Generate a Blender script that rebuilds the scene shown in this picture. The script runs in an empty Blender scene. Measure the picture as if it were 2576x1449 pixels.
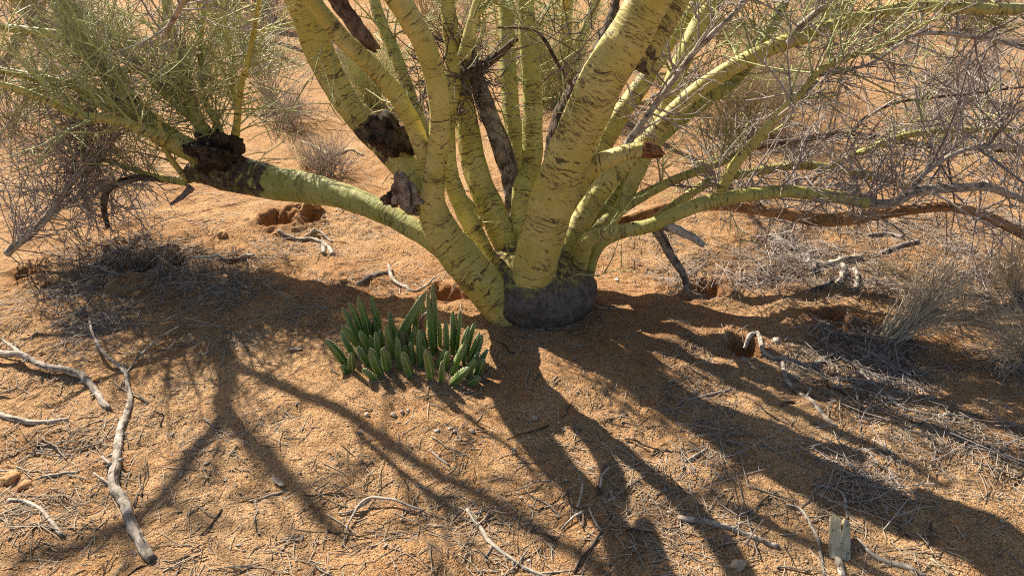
import bpy, math
import numpy as np

# ------------------------------------------------------------------ camera, sky, sun, exposure
scene = bpy.context.scene
COL = scene.collection
CAM_H, PITCH, HFOV = 1.55, math.radians(28.0), math.radians(66.0)
cam_d = bpy.data.cameras.new('camera')
cam_d.sensor_width = 36.0
cam_d.lens = 18.0 / math.tan(HFOV / 2)
cam_d.clip_start = 0.02
cam_d.clip_end = 1500.0
cam = bpy.data.objects.new('camera', cam_d)
COL.objects.link(cam)
cam.location = (0, 0, CAM_H)
cam.rotation_euler = (math.pi / 2 - PITCH, 0, 0)
scene.camera = cam

SUN_EL = math.radians(38.5)
SUN_AZ = math.radians(38.0)          # sun stands ahead of the camera, this far to its left
world = bpy.data.worlds.new('World')
scene.world = world
world.use_nodes = True
wn = world.node_tree
sky = wn.nodes.new('ShaderNodeTexSky')
sky.sky_type = 'NISHITA'
sky.sun_disc = False
sky.sun_elevation = SUN_EL
sky.sun_rotation = -SUN_AZ
sky.air_density = 1.0
sky.dust_density = 1.5
bg = wn.nodes['Background']
bg.inputs['Strength'].default_value = 0.055
wn.links.new(sky.outputs['Color'], bg.inputs['Color'])

sun_d = bpy.data.lights.new('sun', 'SUN')
sun_d.energy = 5.0
sun_d.angle = math.radians(0.53)
sun_d.color = (1.0, 0.93, 0.82)
sun = bpy.data.objects.new('sun', sun_d)
COL.objects.link(sun)
sun.location = (-3, 5, 6)
sun.rotation_euler = (-(math.pi / 2 - SUN_EL), 0, SUN_AZ)   # light comes from (-sin az, cos az)

scene.view_settings.view_transform = 'Standard'
scene.view_settings.look = 'None'
scene.view_settings.gamma = 1.0
scene.view_settings.use_curve_mapping = False
scene.view_settings.exposure = 1.15
scene.render.engine = 'CYCLES'
scene.cycles.max_bounces = 5
scene.cycles.diffuse_bounces = 4
scene.cycles.use_denoising = False
scene.cycles.filter_width = 1.1
scene.render.film_transparent = False

rng = np.random.default_rng(11)

# ------------------------------------------------------------------ numeric helpers
_perm = np.random.default_rng(5).permutation(512)
_perm = np.concatenate([_perm, _perm, _perm])
_ang = np.random.default_rng(6).uniform(0, 2 * np.pi, 512)
_gx, _gy = np.cos(_ang), np.sin(_ang)

def perlin(x, y, seed=0):
    x = np.asarray(x, float) + seed * 17.31; y = np.asarray(y, float) + seed * 9.77
    xi = np.floor(x).astype(int); yi = np.floor(y).astype(int)
    xf = x - xi; yf = y - yi
    xi &= 511; yi &= 511
    u = xf * xf * xf * (xf * (xf * 6 - 15) + 10); v = yf * yf * yf * (yf * (yf * 6 - 15) + 10)
    def g(ix, iy, dx, dy):
        h = _perm[_perm[ix & 511] + (iy & 511)]
        return _gx[h] * dx + _gy[h] * dy
    a = g(xi, yi, xf, yf); b = g(xi + 1, yi, xf - 1, yf)
    c = g(xi, yi + 1, xf, yf - 1); d = g(xi + 1, yi + 1, xf - 1, yf - 1)
    return (a + u * (b - a)) * (1 - v) + (c + u * (d - c)) * v * 1.0

def sstep(a, b, x):
    t = np.clip((x - a) / (b - a), 0, 1)
    return t * t * (3 - 2 * t)

# burrow mouths and dug hollows: x, y, rx, ry, depth  (filled in below from the survey)
HOLES = []

def height(x, y):
    x = np.asarray(x, float); y = np.asarray(y, float)
    r2 = x * x + y * y
    h = 0.05 * perlin(x * .55, y * .55, 1)
    h = h + 0.030 * perlin(x * 1.7, y * 1.7, 2)
    h = h + 0.05 * np.exp(-(((x + .05) / .75) ** 2 + ((y - 2.45) / .55) ** 2))      # sand heaped at the trunk
    h = h - 0.10 * sstep(.7, 2.4, x) * sstep(4.5, 2.2, y)                             # falls away to the right
    h = h + 0.25 * sstep(7, 40, y) + 1.2 * perlin(x * .03, y * .03, 3) * sstep(12, 60, np.sqrt(r2))
    near = sstep(7.0, 4.0, np.sqrt(r2))
    # shallow diagonal wash lines on the right and trampled dents elsewhere
    h = h + near * 0.021 * perlin(x * 5.2, y * 5.2, 4)
    h = h + near * 0.014 * perlin(x * 10, y * 10, 5)
    m = sstep(-.15, .25, perlin(x * 2.1, y * 2.1, 9))
    h = h + near * (.4 + .6 * m) * 0.0085 * perlin(x * 21, y * 21, 6)
    h = h + near * (.4 + .6 * m) * 0.0060 * perlin(x * 43, y * 43, 7)
    for (hx, hy, rx, ry, dp) in HOLES:
        wob = 1 + .75 * perlin(x * 9 + hx * 5, y * 9, 12) + .35 * perlin(x * 26 + hx * 5, y * 26, 13)
        q = np.sqrt(((x - hx) / rx) ** 2 + ((y - hy) / ry) ** 2) * wob
        h = h - dp * (1 - sstep(.45, 1.0, q)) + dp * .22 * np.exp(-((q - 1.35) / .35) ** 2)
    return h

FW, FH = 2576.0, 1449.0
FPX = FW / 2 / math.tan(HFOV / 2)
_cp, _sp = math.cos(PITCH), math.sin(PITCH)

def ray(px, py):
    a = (px - FW / 2) / FPX; b = -(py - FH / 2) / FPX
    return np.array([a, _cp + b * _sp, -_sp + b * _cp])

def at(px, py, Y):
    """survey point: seen along this sight line, standing Y metres out from the viewer"""
    d = ray(px, py)
    return np.array([0, 0, CAM_H]) + d * (Y / d[1])

def gp(px, py):
    """survey point on the ground"""
    d = ray(px, py)
    z = 0.0
    for _ in range(12):
        t = (z - CAM_H) / d[2]
        z = float(height(d[0] * t, d[1] * t))
    return np.array([d[0] * t, d[1] * t, z])

def pxm(px_w, P):
    """size in survey pixels at point P -> metres"""
    d = P[1] * _cp + (CAM_H - P[2]) * _sp
    return px_w * d / FPX

for (px, py, rx, ry, dp) in [(335, 668, .085, .10, .12), (700, 556, .075, .10, .10), (590, 662, .06, .05, .06), (790, 548, .06, .06, .05),
                             (1775, 728, .09, .08, .07), (1130, 742, .12, .07, .05), (2080, 800, .10, .07, .05), (1880, 880, .08, .07, .05),
                             (2130, 820, .09, .05, .04), (440, 668, .05, .04, .04), (60, 690, .06, .05, .04)]:
    p = gp(px, py)
    HOLES.append((p[0], p[1], rx, ry, dp))

def resample(pts, n_or_step, is_step=True):
    P = np.asarray(pts, float)
    k = len(P)
    if k == 2:
        Q = np.vstack([2 * P[0] - P[1], P, 2 * P[1] - P[0]])
    else:
        Q = np.vstack([2 * P[0] - P[1], P, 2 * P[-1] - P[-2]])
    fine = []
    for i in range(k - 1):
        t = np.linspace(0, 1, 12, endpoint=False)[:, None]
        p0, p1, p2, p3 = Q[i], Q[i + 1], Q[i + 2], Q[i + 3]
        fine.append(.5 * ((2 * p1) + (-p0 + p2) * t + (2 * p0 - 5 * p1 + 4 * p2 - p3) * t ** 2 + (-p0 + 3 * p1 - 3 * p2 + p3) * t ** 3))
    fine.append(P[-1:])
    F = np.vstack(fine)
    s = np.concatenate([[0], np.cumsum(np.linalg.norm(np.diff(F[:, :3], axis=0), axis=1))])
    n = max(3, int(s[-1] / n_or_step) + 1) if is_step else n_or_step
    ss = np.linspace(0, s[-1], n)
    return np.stack([np.interp(ss, s, F[:, j]) for j in range(F.shape[1])], 1), ss

def norm(v):
    return v / np.maximum(np.linalg.norm(v, axis=-1, keepdims=True), 1e-9)

# ------------------------------------------------------------------ mesh collector
class MB:
    def __init__(s):
        s.v = []; s.q = []; s.t = []; s.n = 0; s.at = {}
    def add(s, verts, quads=None, tris=None, **attrs):
        verts = np.asarray(verts, float).reshape(-1, 3)
        s.v.append(verts)
        if quads is not None and len(quads): s.q.append(np.asarray(quads).reshape(-1, 4) + s.n)
        if tris is not None and len(tris): s.t.append(np.asarray(tris).reshape(-1, 3) + s.n)
        for k, a in attrs.items():
            s.at.setdefault(k, []).append((s.n, np.asarray(a, float)))
        s.n += len(verts)
    def mesh(s, name, mat=None, smooth=True):
        me = bpy.data.meshes.new(name)
        V = np.vstack(s.v) if s.v else np.zeros((0, 3))
        Q = np.vstack(s.q) if s.q else np.zeros((0, 4), int)
        T = np.vstack(s.t) if s.t else np.zeros((0, 3), int)
        me.vertices.add(len(V)); me.vertices.foreach_set('co', V.astype(np.float32).ravel())
        nl = len(Q) * 4 + len(T) * 3
        me.loops.add(nl)
        me.loops.foreach_set('vertex_index', np.concatenate([Q.ravel(), T.ravel()]).astype(np.int32))
        me.polygons.add(len(Q) + len(T))
        st = np.concatenate([np.arange(len(Q)) * 4, len(Q) * 4 + np.arange(len(T)) * 3])
        me.polygons.foreach_set('loop_start', st.astype(np.int32))
        me.polygons.foreach_set('use_smooth', np.full(len(Q) + len(T), smooth))
        for k, lst in s.at.items():
            dim = 3 if lst[0][1].ndim == 2 else 1
            arr = np.zeros((len(V), dim), np.float32)
            for off, a in lst:
                arr[off:off + len(a)] = a.reshape(len(a), dim)
            if dim == 3:
                A = me.attributes.new(k, 'FLOAT_VECTOR', 'POINT'); A.data.foreach_set('vector', arr.ravel())
            else:
                A = me.attributes.new(k, 'FLOAT', 'POINT'); A.data.foreach_set('value', arr.ravel())
        me.update(calc_edges=True)
        me.validate()
        if mat: me.materials.append(mat)
        return me

def link(name, data, parent=None, label=None, cat=None, group=None, kind=None, loc=None):
    o = bpy.data.objects.new(name, data)
    COL.objects.link(o)
    if loc is not None: o.location = loc
    if parent is not None:
        o.parent = parent
        if loc is None:      # children are given in world coordinates
            o.location = -np.array(world_loc(parent))
        else:
            o.location = np.array(loc) - np.array(world_loc(parent))
    if label: o['label'] = label
    if cat: o['category'] = cat
    if group: o['group'] = group
    if kind: o['kind'] = kind
    return o

def world_loc(o):
    p = np.zeros(3)
    while o is not None:
        p += np.array(o.location); o = o.parent
    return p

def frames(P):
    """rotation-minimising frames along a path"""
    T = norm(np.gradient(P, axis=0))
    ref = np.array([0, 0, 1.0]) if abs(T[0][2]) < .9 else np.array([1.0, 0, 0])
    n0 = norm(np.cross(T[0], ref)); N = [n0]
    for i in range(1, len(P)):
        n = N[-1] - T[i] * np.dot(N[-1], T[i]); N.append(norm(n))
    N = np.array(N); B = np.cross(T, N)
    return T, N, B

def tube(mb, P, R, sides=20, rough=.04, seed=0, s0=0.0, rag=0, **const):
    """P (n,3) R (n) -> closed tube, with straightened bark coordinates; rag>0 splinters the far end"""
    n = len(P)
    T, N, B = frames(P)
    th = np.linspace(0, 2 * np.pi, sides, endpoint=False)
    s = s0 + np.concatenate([[0], np.cumsum(np.linalg.norm(np.diff(P, axis=0), axis=1))])
    C, S = np.cos(th), np.sin(th)
    rm = R.mean()
    w = perlin(C[None] * 1.3 + seed * 3.7 + 40, s[:, None] / max(rm, .004) * .55 + S[None] * 1.3, seed % 60)
    w2 = perlin(C[None] * 3.1 + seed * 1.7 + 80, s[:, None] / max(rm, .004) * 2.2 + S[None] * 3.1, (seed + 7) % 60)
    RR = R[:, None] * (1 + rough * 2.2 * w + rough * .9 * w2)
    V = P[:, None, :] + RR[..., None] * (C[None, :, None] * N[:, None, :] + S[None, :, None] * B[:, None, :])
    if rag > 0:
        k = np.random.default_rng(seed + 3).uniform(-1, 1, sides) * rag
        V[-1] += T[-1] * k[:, None]; V[-2] += T[-1] * k[:, None] * .5
    co = np.stack([RR * C[None], RR * S[None], np.repeat(s[:, None], sides, 1)], -1)
    i = np.arange(n - 1)[:, None] * sides; j = np.arange(sides)[None]; j2 = (j + 1) % sides
    quads = np.stack([i + j, i + j2, i + sides + j2, i + sides + j], -1).reshape(-1, 4)
    verts = V.reshape(-1, 3); cof = co.reshape(-1, 3)
    c0 = P[0] - T[0] * R[0] * .15; c1 = P[-1] + T[-1] * (R[-1] * .15 - rag * .8)
    verts = np.vstack([verts, c0, c1]); cof = np.vstack([cof, [0, 0, s[0]], [0, 0, s[-1]]])
    a0 = n * sides; a1 = a0 + 1
    jj = np.arange(sides); jj2 = (jj + 1) % sides
    tris = np.vstack([np.stack([np.full(sides, a0), jj2, jj], -1), np.stack([np.full(sides, a1), (n - 1) * sides + jj, (n - 1) * sides + jj2], -1)])
    attrs = {'barkco': cof}
    for k_, val in const.items():
        if np.ndim(val) == 0: attrs[k_] = np.full(len(verts), val)
        else: attrs[k_] = np.concatenate([np.repeat(val, sides), [val[0], val[-1]]])
    mb.add(verts, quads, tris, **attrs)

def batch(mb, P, R, sides=3, **attrs):
    """many thin tubes at once: P (m,k,3), R (m,k)"""
    m, k, _ = P.shape
    if m == 0: return
    D = norm(P[:, -1] - P[:, 0])
    ref = np.where(np.abs(D[:, 2:3]) < .8, np.array([[0, 0, 1.0]]), np.array([[1.0, 0, 0]]))
    N = norm(np.cross(D, ref)); B = np.cross(D, N)
    th = np.linspace(0, 2 * np.pi, sides, endpoint=False)
    off = np.cos(th)[None, :, None] * N[:, None, :] + np.sin(th)[None, :, None] * B[:, None, :]
    V = P[:, :, None, :] + R[:, :, None, None] * off[:, None, :, :]
    base = (np.arange(m) * k * sides)[:, None, None]
    i = (np.arange(k - 1) * sides)[None, :, None]; j = np.arange(sides)[None, None]; j2 = (j + 1) % sides
    q = np.stack([base + i + j, base + i + j2, base + i + sides + j2, base + i + sides + j], -1).reshape(-1, 4)
    at_ = {n_: np.repeat(a, k * sides) for n_, a in attrs.items()}
    mb.add(V.reshape(-1, 3), q, None, **at_)

# ------------------------------------------------------------------ materials
def new_mat(name, rough=.8, spec=.25):
    m = bpy.data.materials.new(name); m.use_nodes = True
    nt = m.node_tree
    b = nt.nodes['Principled BSDF']
    b.inputs['Roughness'].default_value = rough
    b.inputs['Specular IOR Level'].default_value = spec
    return m, nt, b

class G:
    """small node-graph writer"""
    def __init__(s, nt): s.nt = nt; s.L = nt.links
    def n(s, t, **kw):
        x = s.nt.nodes.new('ShaderNode' + t)
        for k, v in kw.items(): setattr(x, k, v)
        return x
    def put(s, sock, v):
        if hasattr(v, 'is_output'): s.L.new(v, sock)
        else: sock.default_value = v
    def attr(s, name, vec=False):
        a = s.n('Attribute', attribute_name=name); return a.outputs['Vector' if vec else 'Fac']
    def vmul(s, v, k):
        m = s.n('VectorMath', operation='MULTIPLY'); s.put(m.inputs[0], v); m.inputs[1].default_value = k; return m.outputs[0]
    def vadd(s, v, w):
        m = s.n('VectorMath', operation='ADD'); s.put(m.inputs[0], v); s.put(m.inputs[1], w); return m.outputs[0]
    def noise(s, v, scale, detail=3, rough=.55, dist=0.0):
        x = s.n('TexNoise'); s.put(x.inputs['Vector'], v); x.inputs['Scale'].default_value = scale
        x.inputs['Detail'].default_value = detail; x.inputs['Roughness'].default_value = rough; x.inputs['Distortion'].default_value = dist
        return x.outputs['Fac']
    def voro(s, v, scale, out='Distance', feature='F1'):
        x = s.n('TexVoronoi', feature=feature); s.put(x.inputs['Vector'], v); x.inputs['Scale'].default_value = scale
        return x.outputs[out]
    def ramp(s, v, a, b, lo=0.0, hi=1.0):
        m = s.n('MapRange', interpolation_type='SMOOTHSTEP'); s.put(m.inputs['Value'], v)
        for k, x in zip(('From Min', 'From Max', 'To Min', 'To Max'), (a, b, lo, hi)): m.inputs[k].default_value = x
        return m.outputs['Result']
    def math(s, op, a, b=0.0, clamp=False):
        m = s.n('Math', operation=op, use_clamp=clamp); s.put(m.inputs[0], a); s.put(m.inputs[1], b); return m.outputs[0]
    def mix(s, f, a, b):
        m = s.n('Mix', data_type='RGBA'); s.put(m.inputs['Factor'], f)
        s.put(m.inputs['A'], a if hasattr(a, 'is_output') else (*a, 1)); s.put(m.inputs['B'], b if hasattr(b, 'is_output') else (*b, 1))
        return m.outputs['Result']
    def bump(s, h, strength, dist, normal=None):
        b = s.n('Bump'); s.put(b.inputs['Height'], h); b.inputs['Strength'].default_value = strength; b.inputs['Distance'].default_value = dist
        if normal is not None: s.L.new(normal, b.inputs['Normal'])
        return b.outputs['Normal']
    def objrand(s):
        return s.n('ObjectInfo').outputs['Random']

def bark_mat():
    m, nt, b = new_mat('palo_verde_bark', .62, .3)
    g = G(nt)
    co = g.attr('barkco', True)
    r = g.math('MULTIPLY', g.objrand(), 37.0)
    cmb = g.n('CombineXYZ'); g.put(cmb.inputs[0], r); g.put(cmb.inputs[1], r); g.put(cmb.inputs[2], r)
    co = g.vadd(co, cmb.outputs[0])
    tint = g.attr('tint'); dark = g.attr('dark')
    big = g.noise(co, 7, 3)
    col = g.mix(g.ramp(big, .35, .68), (.50, .415, .095), (.61, .50, .17))
    col = g.mix(tint, col, g.mix(g.ramp(big, .3, .7), (.21, .25, .055), (.36, .375, .105)))
    # pale lengthwise streaks
    st = g.noise(g.vmul(co, (110, 110, 9)), 1.0, 3)
    col = g.mix(g.ramp(st, .45, .75, 0, .35), col, (.58, .50, .23))
    wob = g.noise(co, 12, 2)
    wz = g.n('CombineXYZ'); g.put(wz.inputs[2], g.math('MULTIPLY', wob, .06))
    cw = g.vadd(co, wz.outputs[0])
    fine = g.noise(co, 170, 4, .65)
    # broad bands of broken brown cross texture
    band = g.ramp(g.noise(g.vmul(co, (2.4, 2.4, 11)), 1.0, 3, .55), .465, .585)
    tex = g.ramp(g.noise(g.vmul(cw, (20, 20, 210)), 1.0, 5, .68), .50, .59)
    bm = g.math('MULTIPLY', band, tex)
    col = g.mix(g.math('MULTIPLY', bm, .9), col, (.11, .068, .034))
    # rough brown patches, wider than high
    ring = g.noise(g.vmul(cw, (11, 11, 30)), 1.0, 4, .6)
    brk = g.ramp(g.noise(g.vmul(co, (90, 90, 160)), 1.0, 3, .6), .40, .55)
    ringm = g.math('MULTIPLY', g.ramp(ring, .60, .66), brk, True)
    col = g.mix(g.math('MULTIPLY', ringm, .9), col, (.095, .058, .030))
    # thin dark cross lines and short dashes
    ln = g.noise(g.vmul(cw, (5, 5, 150)), 1.0, 2, .45)
    lnm = g.math('MULTIPLY', g.ramp(ln, .645, .67), g.ramp(g.noise(co, 55, 2), .40, .50))
    ds = g.noise(g.vmul(cw, (30, 30, 125)), 1.0, 3, .55)
    dsm = g.math('MULTIPLY', g.ramp(ds, .62, .66), g.ramp(big, .34, .52))
    patchy = g.ramp(g.noise(co, 3.2, 3), .40, .60, .12, 1.0)
    dsm = g.math('MULTIPLY', dsm, patchy)
    crm = g.math('MAXIMUM', lnm, dsm)
    col = g.mix(g.math('MULTIPLY', crm, .88), col, (.050, .030, .016))
    blo = g.noise(g.vmul(co, (21, 21, 34)), 1.0, 5, .62)
    dm = g.ramp(blo, .66, .70)
    col = g.mix(g.math('MULTIPLY', dm, .92), col, g.mix(fine, (.022, .014, .009), (.13, .08, .045)))
    # old corky bark
    dk = g.ramp(g.math('ADD', dark, g.math('MULTIPLY', g.math('SUBTRACT', blo, .5), 1.5)), .42, .60)
    cork = g.noise(g.vmul(co, (55, 55, 30)), 1.0, 5, .7)
    col = g.mix(dk, col, g.mix(g.ramp(cork, .35, .7), (.030, .020, .014), (.17, .115, .075)))
    g.L.new(col, b.inputs['Base Color'])
    h = g.math('SUBTRACT', g.math('MULTIPLY', fine, .18), g.math('MULTIPLY', crm, .7))
    h = g.math('ADD', h, g.math('MULTIPLY', ringm, .35)); h = g.math('ADD', h, g.math('MULTIPLY', dm, .5))
    h = g.math('ADD', h, g.math('MULTIPLY', g.math('MULTIPLY', dk, cork), 3.0))
    h = g.math('ADD', h, g.math('MULTIPLY', g.noise(g.vmul(cw, (6, 6, 110)), 1.0, 2), .9))
    g.L.new(g.bump(h, .8, .0035), b.inputs['Normal'])
    return m

def dead_mat(name, a, c, dark=(.035, .026, .02), crack=1.0, rough=.85):
    m, nt, b = new_mat(name, rough, .15)
    g = G(nt)
    co = g.attr('barkco', True)
    r = g.math('MULTIPLY', g.objrand(), 23.0)
    cmb = g.n('CombineXYZ'); g.put(cmb.inputs[0], r); g.put(cmb.inputs[2], r)
    co = g.vadd(co, cmb.outputs[0])
    n1 = g.noise(g.vmul(co, (70, 70, 9)), 1.0, 5, .65)
    n2 = g.noise(co, 30, 4, .6)
    n3 = g.noise(g.vmul(co, (60, 60, 130)), 1.0, 3, .6)
    col = g.mix(g.ramp(n2, .3, .7), a, c)
    old = g.noise(g.vmul(co, (28, 28, 14)), 1.0, 4, .6)
    col = g.mix(g.ramp(old, .50, .60, 0, .75 * crack), col, tuple(.38 * q for q in a))
    ck = g.math('MAXIMUM', g.ramp(n1, .60, .68), g.ramp(n3, .63, .69))
    col = g.mix(g.math('MULTIPLY', ck, .8 * crack), col, dark)
    g.L.new(col, b.inputs['Base Color'])
    h = g.math('SUBTRACT', g.math('MULTIPLY', n1, 1.0), g.math('MULTIPLY', ck, .7))
    g.L.new(g.bump(h, 1.0, .006), b.inputs['Normal'])
    return m

def twig_mat(name, a, c, rough=.6, trans=0.0):
    m, nt, b = new_mat(name, rough, .25)
    g = G(nt)
    v = g.attr('vary')
    geo = g.n('NewGeometry')
    n = g.noise(geo.outputs['Position'], 60, 2)
    col = g.mix(g.math('MULTIPLY_ADD' if False else 'ADD', g.math('MULTIPLY', n, .4), g.math('MULTIPLY', v, .7), True), a, c)
    g.L.new(col, b.inputs['Base Color'])
    return m

def sand_mat():
    m, nt, b = new_mat('desert_sand', .95, .08)
    g = G(nt)
    P = g.n('NewGeometry').outputs['Position']
    dug = g.attr('dug'); duff = g.attr('duff')
    big = g.noise(P, 1.6, 4, .6)
    mid = g.noise(P, 9, 5, .62)
    fine = g.noise(P, 130, 3, .6)
    grit = g.n('TexVoronoi'); g.put(grit.inputs['Vector'], P); grit.inputs['Scale'].default_value = 210
    gcol = grit.outputs['Color']; gd = grit.outputs['Distance']
    sep = g.n('SeparateColor'); g.L.new(gcol, sep.inputs[0])
    col = g.mix(g.ramp(mid, .3, .7), (.46, .235, .092), (.63, .375, .175))
    col = g.mix(g.ramp(big, .40, .66, 0, .55), col, (.68, .44, .23))
    col = g.mix(g.ramp(fine, .42, .68, 0, .65), col, (.34, .17, .075))
    col = g.mix(g.ramp(sep.outputs[0], .80, .92, 0, .45), col, (.70, .50, .30))
    col = g.mix(g.ramp(sep.outputs[1], .86, .95, 0, .55), col, (.18, .09, .045))
    vb = g.noise(P, .9, 5, .65)
    col = g.mix(g.ramp(vb, .50, .66, 0, .45), col, (.36, .165, .06))
    col = g.mix(g.ramp(g.noise(P, 4.5, 5, .7), .54, .66, 0, .40), col, (.33, .20, .12))
    col = g.mix(g.math('MULTIPLY', dug, .85), col, g.mix(mid, (.31, .13, .048), (.43, .205, .085)))
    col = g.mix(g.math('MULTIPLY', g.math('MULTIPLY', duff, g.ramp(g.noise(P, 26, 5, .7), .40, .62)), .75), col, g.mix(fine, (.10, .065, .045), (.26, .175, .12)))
    g.L.new(col, b.inputs['Base Color'])
    h = g.math('ADD', g.math('MULTIPLY', g.noise(P, 75, 4, .65), 1.2), g.math('MULTIPLY', fine, .5))
    nb = g.bump(h, 1.0, .014)
    g2 = g.math('SUBTRACT', 1.0, g.math('MULTIPLY', gd, 1.0))
    nb = g.bump(g2, .8, .006, nb)
    g.L.new(nb, b.inputs['Normal'])
    return m

def stone_mat(name, a, c):
    m, nt, b = new_mat(name, .85, .2)
    g = G(nt)
    P = g.n('NewGeometry').outputs['Position']
    r = g.objrand()
    n = g.noise(P, 60, 4, .6)
    col = g.mix(g.math('ADD', g.math('MULTIPLY', n, .6), g.math('MULTIPLY', r, .4)), a, c)
    g.L.new(col, b.inputs['Base Color'])
    g.L.new(g.bump(g.noise(P, 200, 4), .6, .002), b.inputs['Normal'])
    return m

def succulent_mat():
    m, nt, b = new_mat('succulent_skin', .55, .3)
    g = G(nt)
    P = g.n('NewGeometry').outputs['Position']
    edge = g.attr('edge'); v = g.attr('along')
    tone = g.n('Attribute', attribute_type='OBJECT', attribute_name='tone').outputs['Fac']
    r = g.objrand()
    n = g.noise(P, 70, 3)
    col = g.mix(g.math('ADD', g.math('MULTIPLY', n, .5), g.math('MULTIPLY', r, .5)), (.062, .14, .02), (.17, .265, .05))
    col = g.mix(g.math('MULTIPLY', g.ramp(v, .3, 1.0), .6), col, (.27, .275, .14))
    col = g.mix(g.ramp(tone, 0, 1), col, g.mix(n, (.24, .085, .075), (.36, .20, .17)))
    col = g.mix(g.ramp(edge, .45, .95, 0, .9), col, (.58, .58, .34))
    g.L.new(col, b.inputs['Base Color'])
    b.inputs['Subsurface Weight'].default_value = .08
    b.inputs['Subsurface Radius'].default_value = (.01, .015, .005)
    g.L.new(g.bump(g.noise(P, 260, 2), .25, .002), b.inputs['Normal'])
    return m

M_BARK = bark_mat()
M_DEAD = dead_mat('weathered_grey_wood', (.36, .29, .22), (.56, .48, .38))
M_DARKWOOD = dead_mat('dark_dead_bark', (.080, .052, .036), (.20, .145, .105))
M_BLACKBARK = dead_mat('black_corky_bark', (.028, .019, .013), (.115, .080, .055), (.012, .008, .006), 1.0)
M_PALEWOOD = dead_mat('bleached_wood', (.52, .43, .26), (.68, .58, .38), (.12, .09, .06), .6)
M_ROUGH = dead_mat('scaly_grey_bark', (.17, .135, .115), (.36, .30, .26), (.03, .02, .016), 1.2)
M_ORANGE = dead_mat('orange_peeling_bark', (.33, .165, .07), (.47, .27, .125), (.07, .04, .02), .8)
M_FOOT = dead_mat('dusty_trunk_foot', (.085, .070, .060), (.18, .15, .125), (.045, .035, .028), .5)
def blend_foot(m):
    nt = m.node_tree; g = G(nt); b = nt.nodes['Principled BSDF']
    old = b.inputs['Base Color'].links[0].from_socket
    co = g.attr('barkco', True); sep = g.n('SeparateXYZ'); nt.links.new(co, sep.inputs[0])
    up = g.ramp(g.math('ADD', sep.outputs[2], g.math('MULTIPLY', g.math('SUBTRACT', g.noise(co, 22, 5, .65), .5), .22)), .055, .125)
    spk = g.ramp(g.noise(co, 190, 3, .6), .52, .66, 0, .4)
    col = g.mix(spk, old, (.30, .25, .20))
    col = g.mix(up, col, g.mix(g.ramp(g.noise(co, 60, 4, .65), .42, .60), (.33, .275, .085), (.09, .062, .04)))
    nt.links.new(col, b.inputs['Base Color'])
blend_foot(M_FOOT)
M_SPLINT = dead_mat('splintered_red_wood', (.22, .085, .035), (.33, .16, .07), (.05, .02, .01), 1.0)
M_GTWIG = twig_mat('green_twig', (.14, .155, .045), (.60, .585, .27))
M_DTWIG = twig_mat('grey_dead_twig', (.10, .072, .062), (.56, .48, .41), .8)
M_DKTWIG = twig_mat('dark_thorny_twig', (.05, .035, .032), (.15, .115, .10), .8)
M_LITTER = twig_mat('dry_litter', (.11, .075, .055), (.62, .50, .35), .85)
M_STRAW = twig_mat('straw', (.33, .25, .14), (.56, .44, .26), .75)
M_BUSH = twig_mat('grey_bush_stem', (.34, .26, .17), (.70, .60, .44), .8)
M_SAND = sand_mat()
M_PEBBLE = stone_mat('tan_pebble', (.40, .27, .16), (.62, .49, .36))
M_CLOD = stone_mat('sand_clod', (.42, .21, .085), (.54, .31, .14))
M_CHIP = stone_mat('bark_chip', (.15, .115, .09), (.38, .32, .26))
M_PALESTONE = stone_mat('pale_stone', (.62, .56, .47), (.74, .70, .62))
M_SUCC = succulent_mat()

# ------------------------------------------------------------------ ground
def axis(lo, hi, a, b, step, grow=1.13):
    mid = np.arange(a, b + 1e-6, step)
    up = []; s = step; x = b
    while x < hi: s *= grow; x += s; up.append(x)
    dn = []; s = step; x = a
    while x > lo: s *= grow; x -= s; dn.append(x)
    return np.concatenate([dn[::-1], mid, up])

gx = axis(-260, 260, -2.5, 2.5, .0105)
gy = axis(-60, 420, 1.15, 4.3, .0095, 1.10)
X, Yg = np.meshgrid(gx, gy)
Z = height(X, Yg)
dug = np.zeros_like(Z)
for (hx, hy, rx, ry, dp) in HOLES:
    q = np.sqrt(((X - hx) / rx) ** 2 + ((Yg - hy) / ry) ** 2)
    dug = np.maximum(dug, 1 - sstep(.7, 1.9, q))
dug = np.maximum(dug, .55 * np.exp(-(((X + .35) / .55) ** 2 + ((Yg - 2.95) / .35) ** 2)))
dug = np.maximum(dug, .7 * np.exp(-(((X - .45) / .45) ** 2 + ((Yg - 2.65) / .35) ** 2)))
dug = np.maximum(dug, .45 * np.exp(-(((X + .0) / .5) ** 2 + ((Yg - 2.35) / .25) ** 2)))

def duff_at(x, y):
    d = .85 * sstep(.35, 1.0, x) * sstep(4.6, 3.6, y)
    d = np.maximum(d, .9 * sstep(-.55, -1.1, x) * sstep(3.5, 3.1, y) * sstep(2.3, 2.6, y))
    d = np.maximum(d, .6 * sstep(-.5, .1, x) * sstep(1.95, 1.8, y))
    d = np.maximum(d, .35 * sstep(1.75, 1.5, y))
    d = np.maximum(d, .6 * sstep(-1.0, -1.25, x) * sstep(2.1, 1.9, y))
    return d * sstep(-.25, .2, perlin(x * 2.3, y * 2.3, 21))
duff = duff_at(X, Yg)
ny, nx = X.shape
i = (np.arange(ny - 1) * nx)[:, None]; j = np.arange(nx - 1)[None]
mb = MB()
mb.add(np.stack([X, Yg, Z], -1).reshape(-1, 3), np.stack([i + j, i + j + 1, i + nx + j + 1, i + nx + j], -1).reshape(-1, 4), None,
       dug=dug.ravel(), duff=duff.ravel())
ground = link('ground', mb.mesh('ground', M_SAND), kind='structure')

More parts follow.
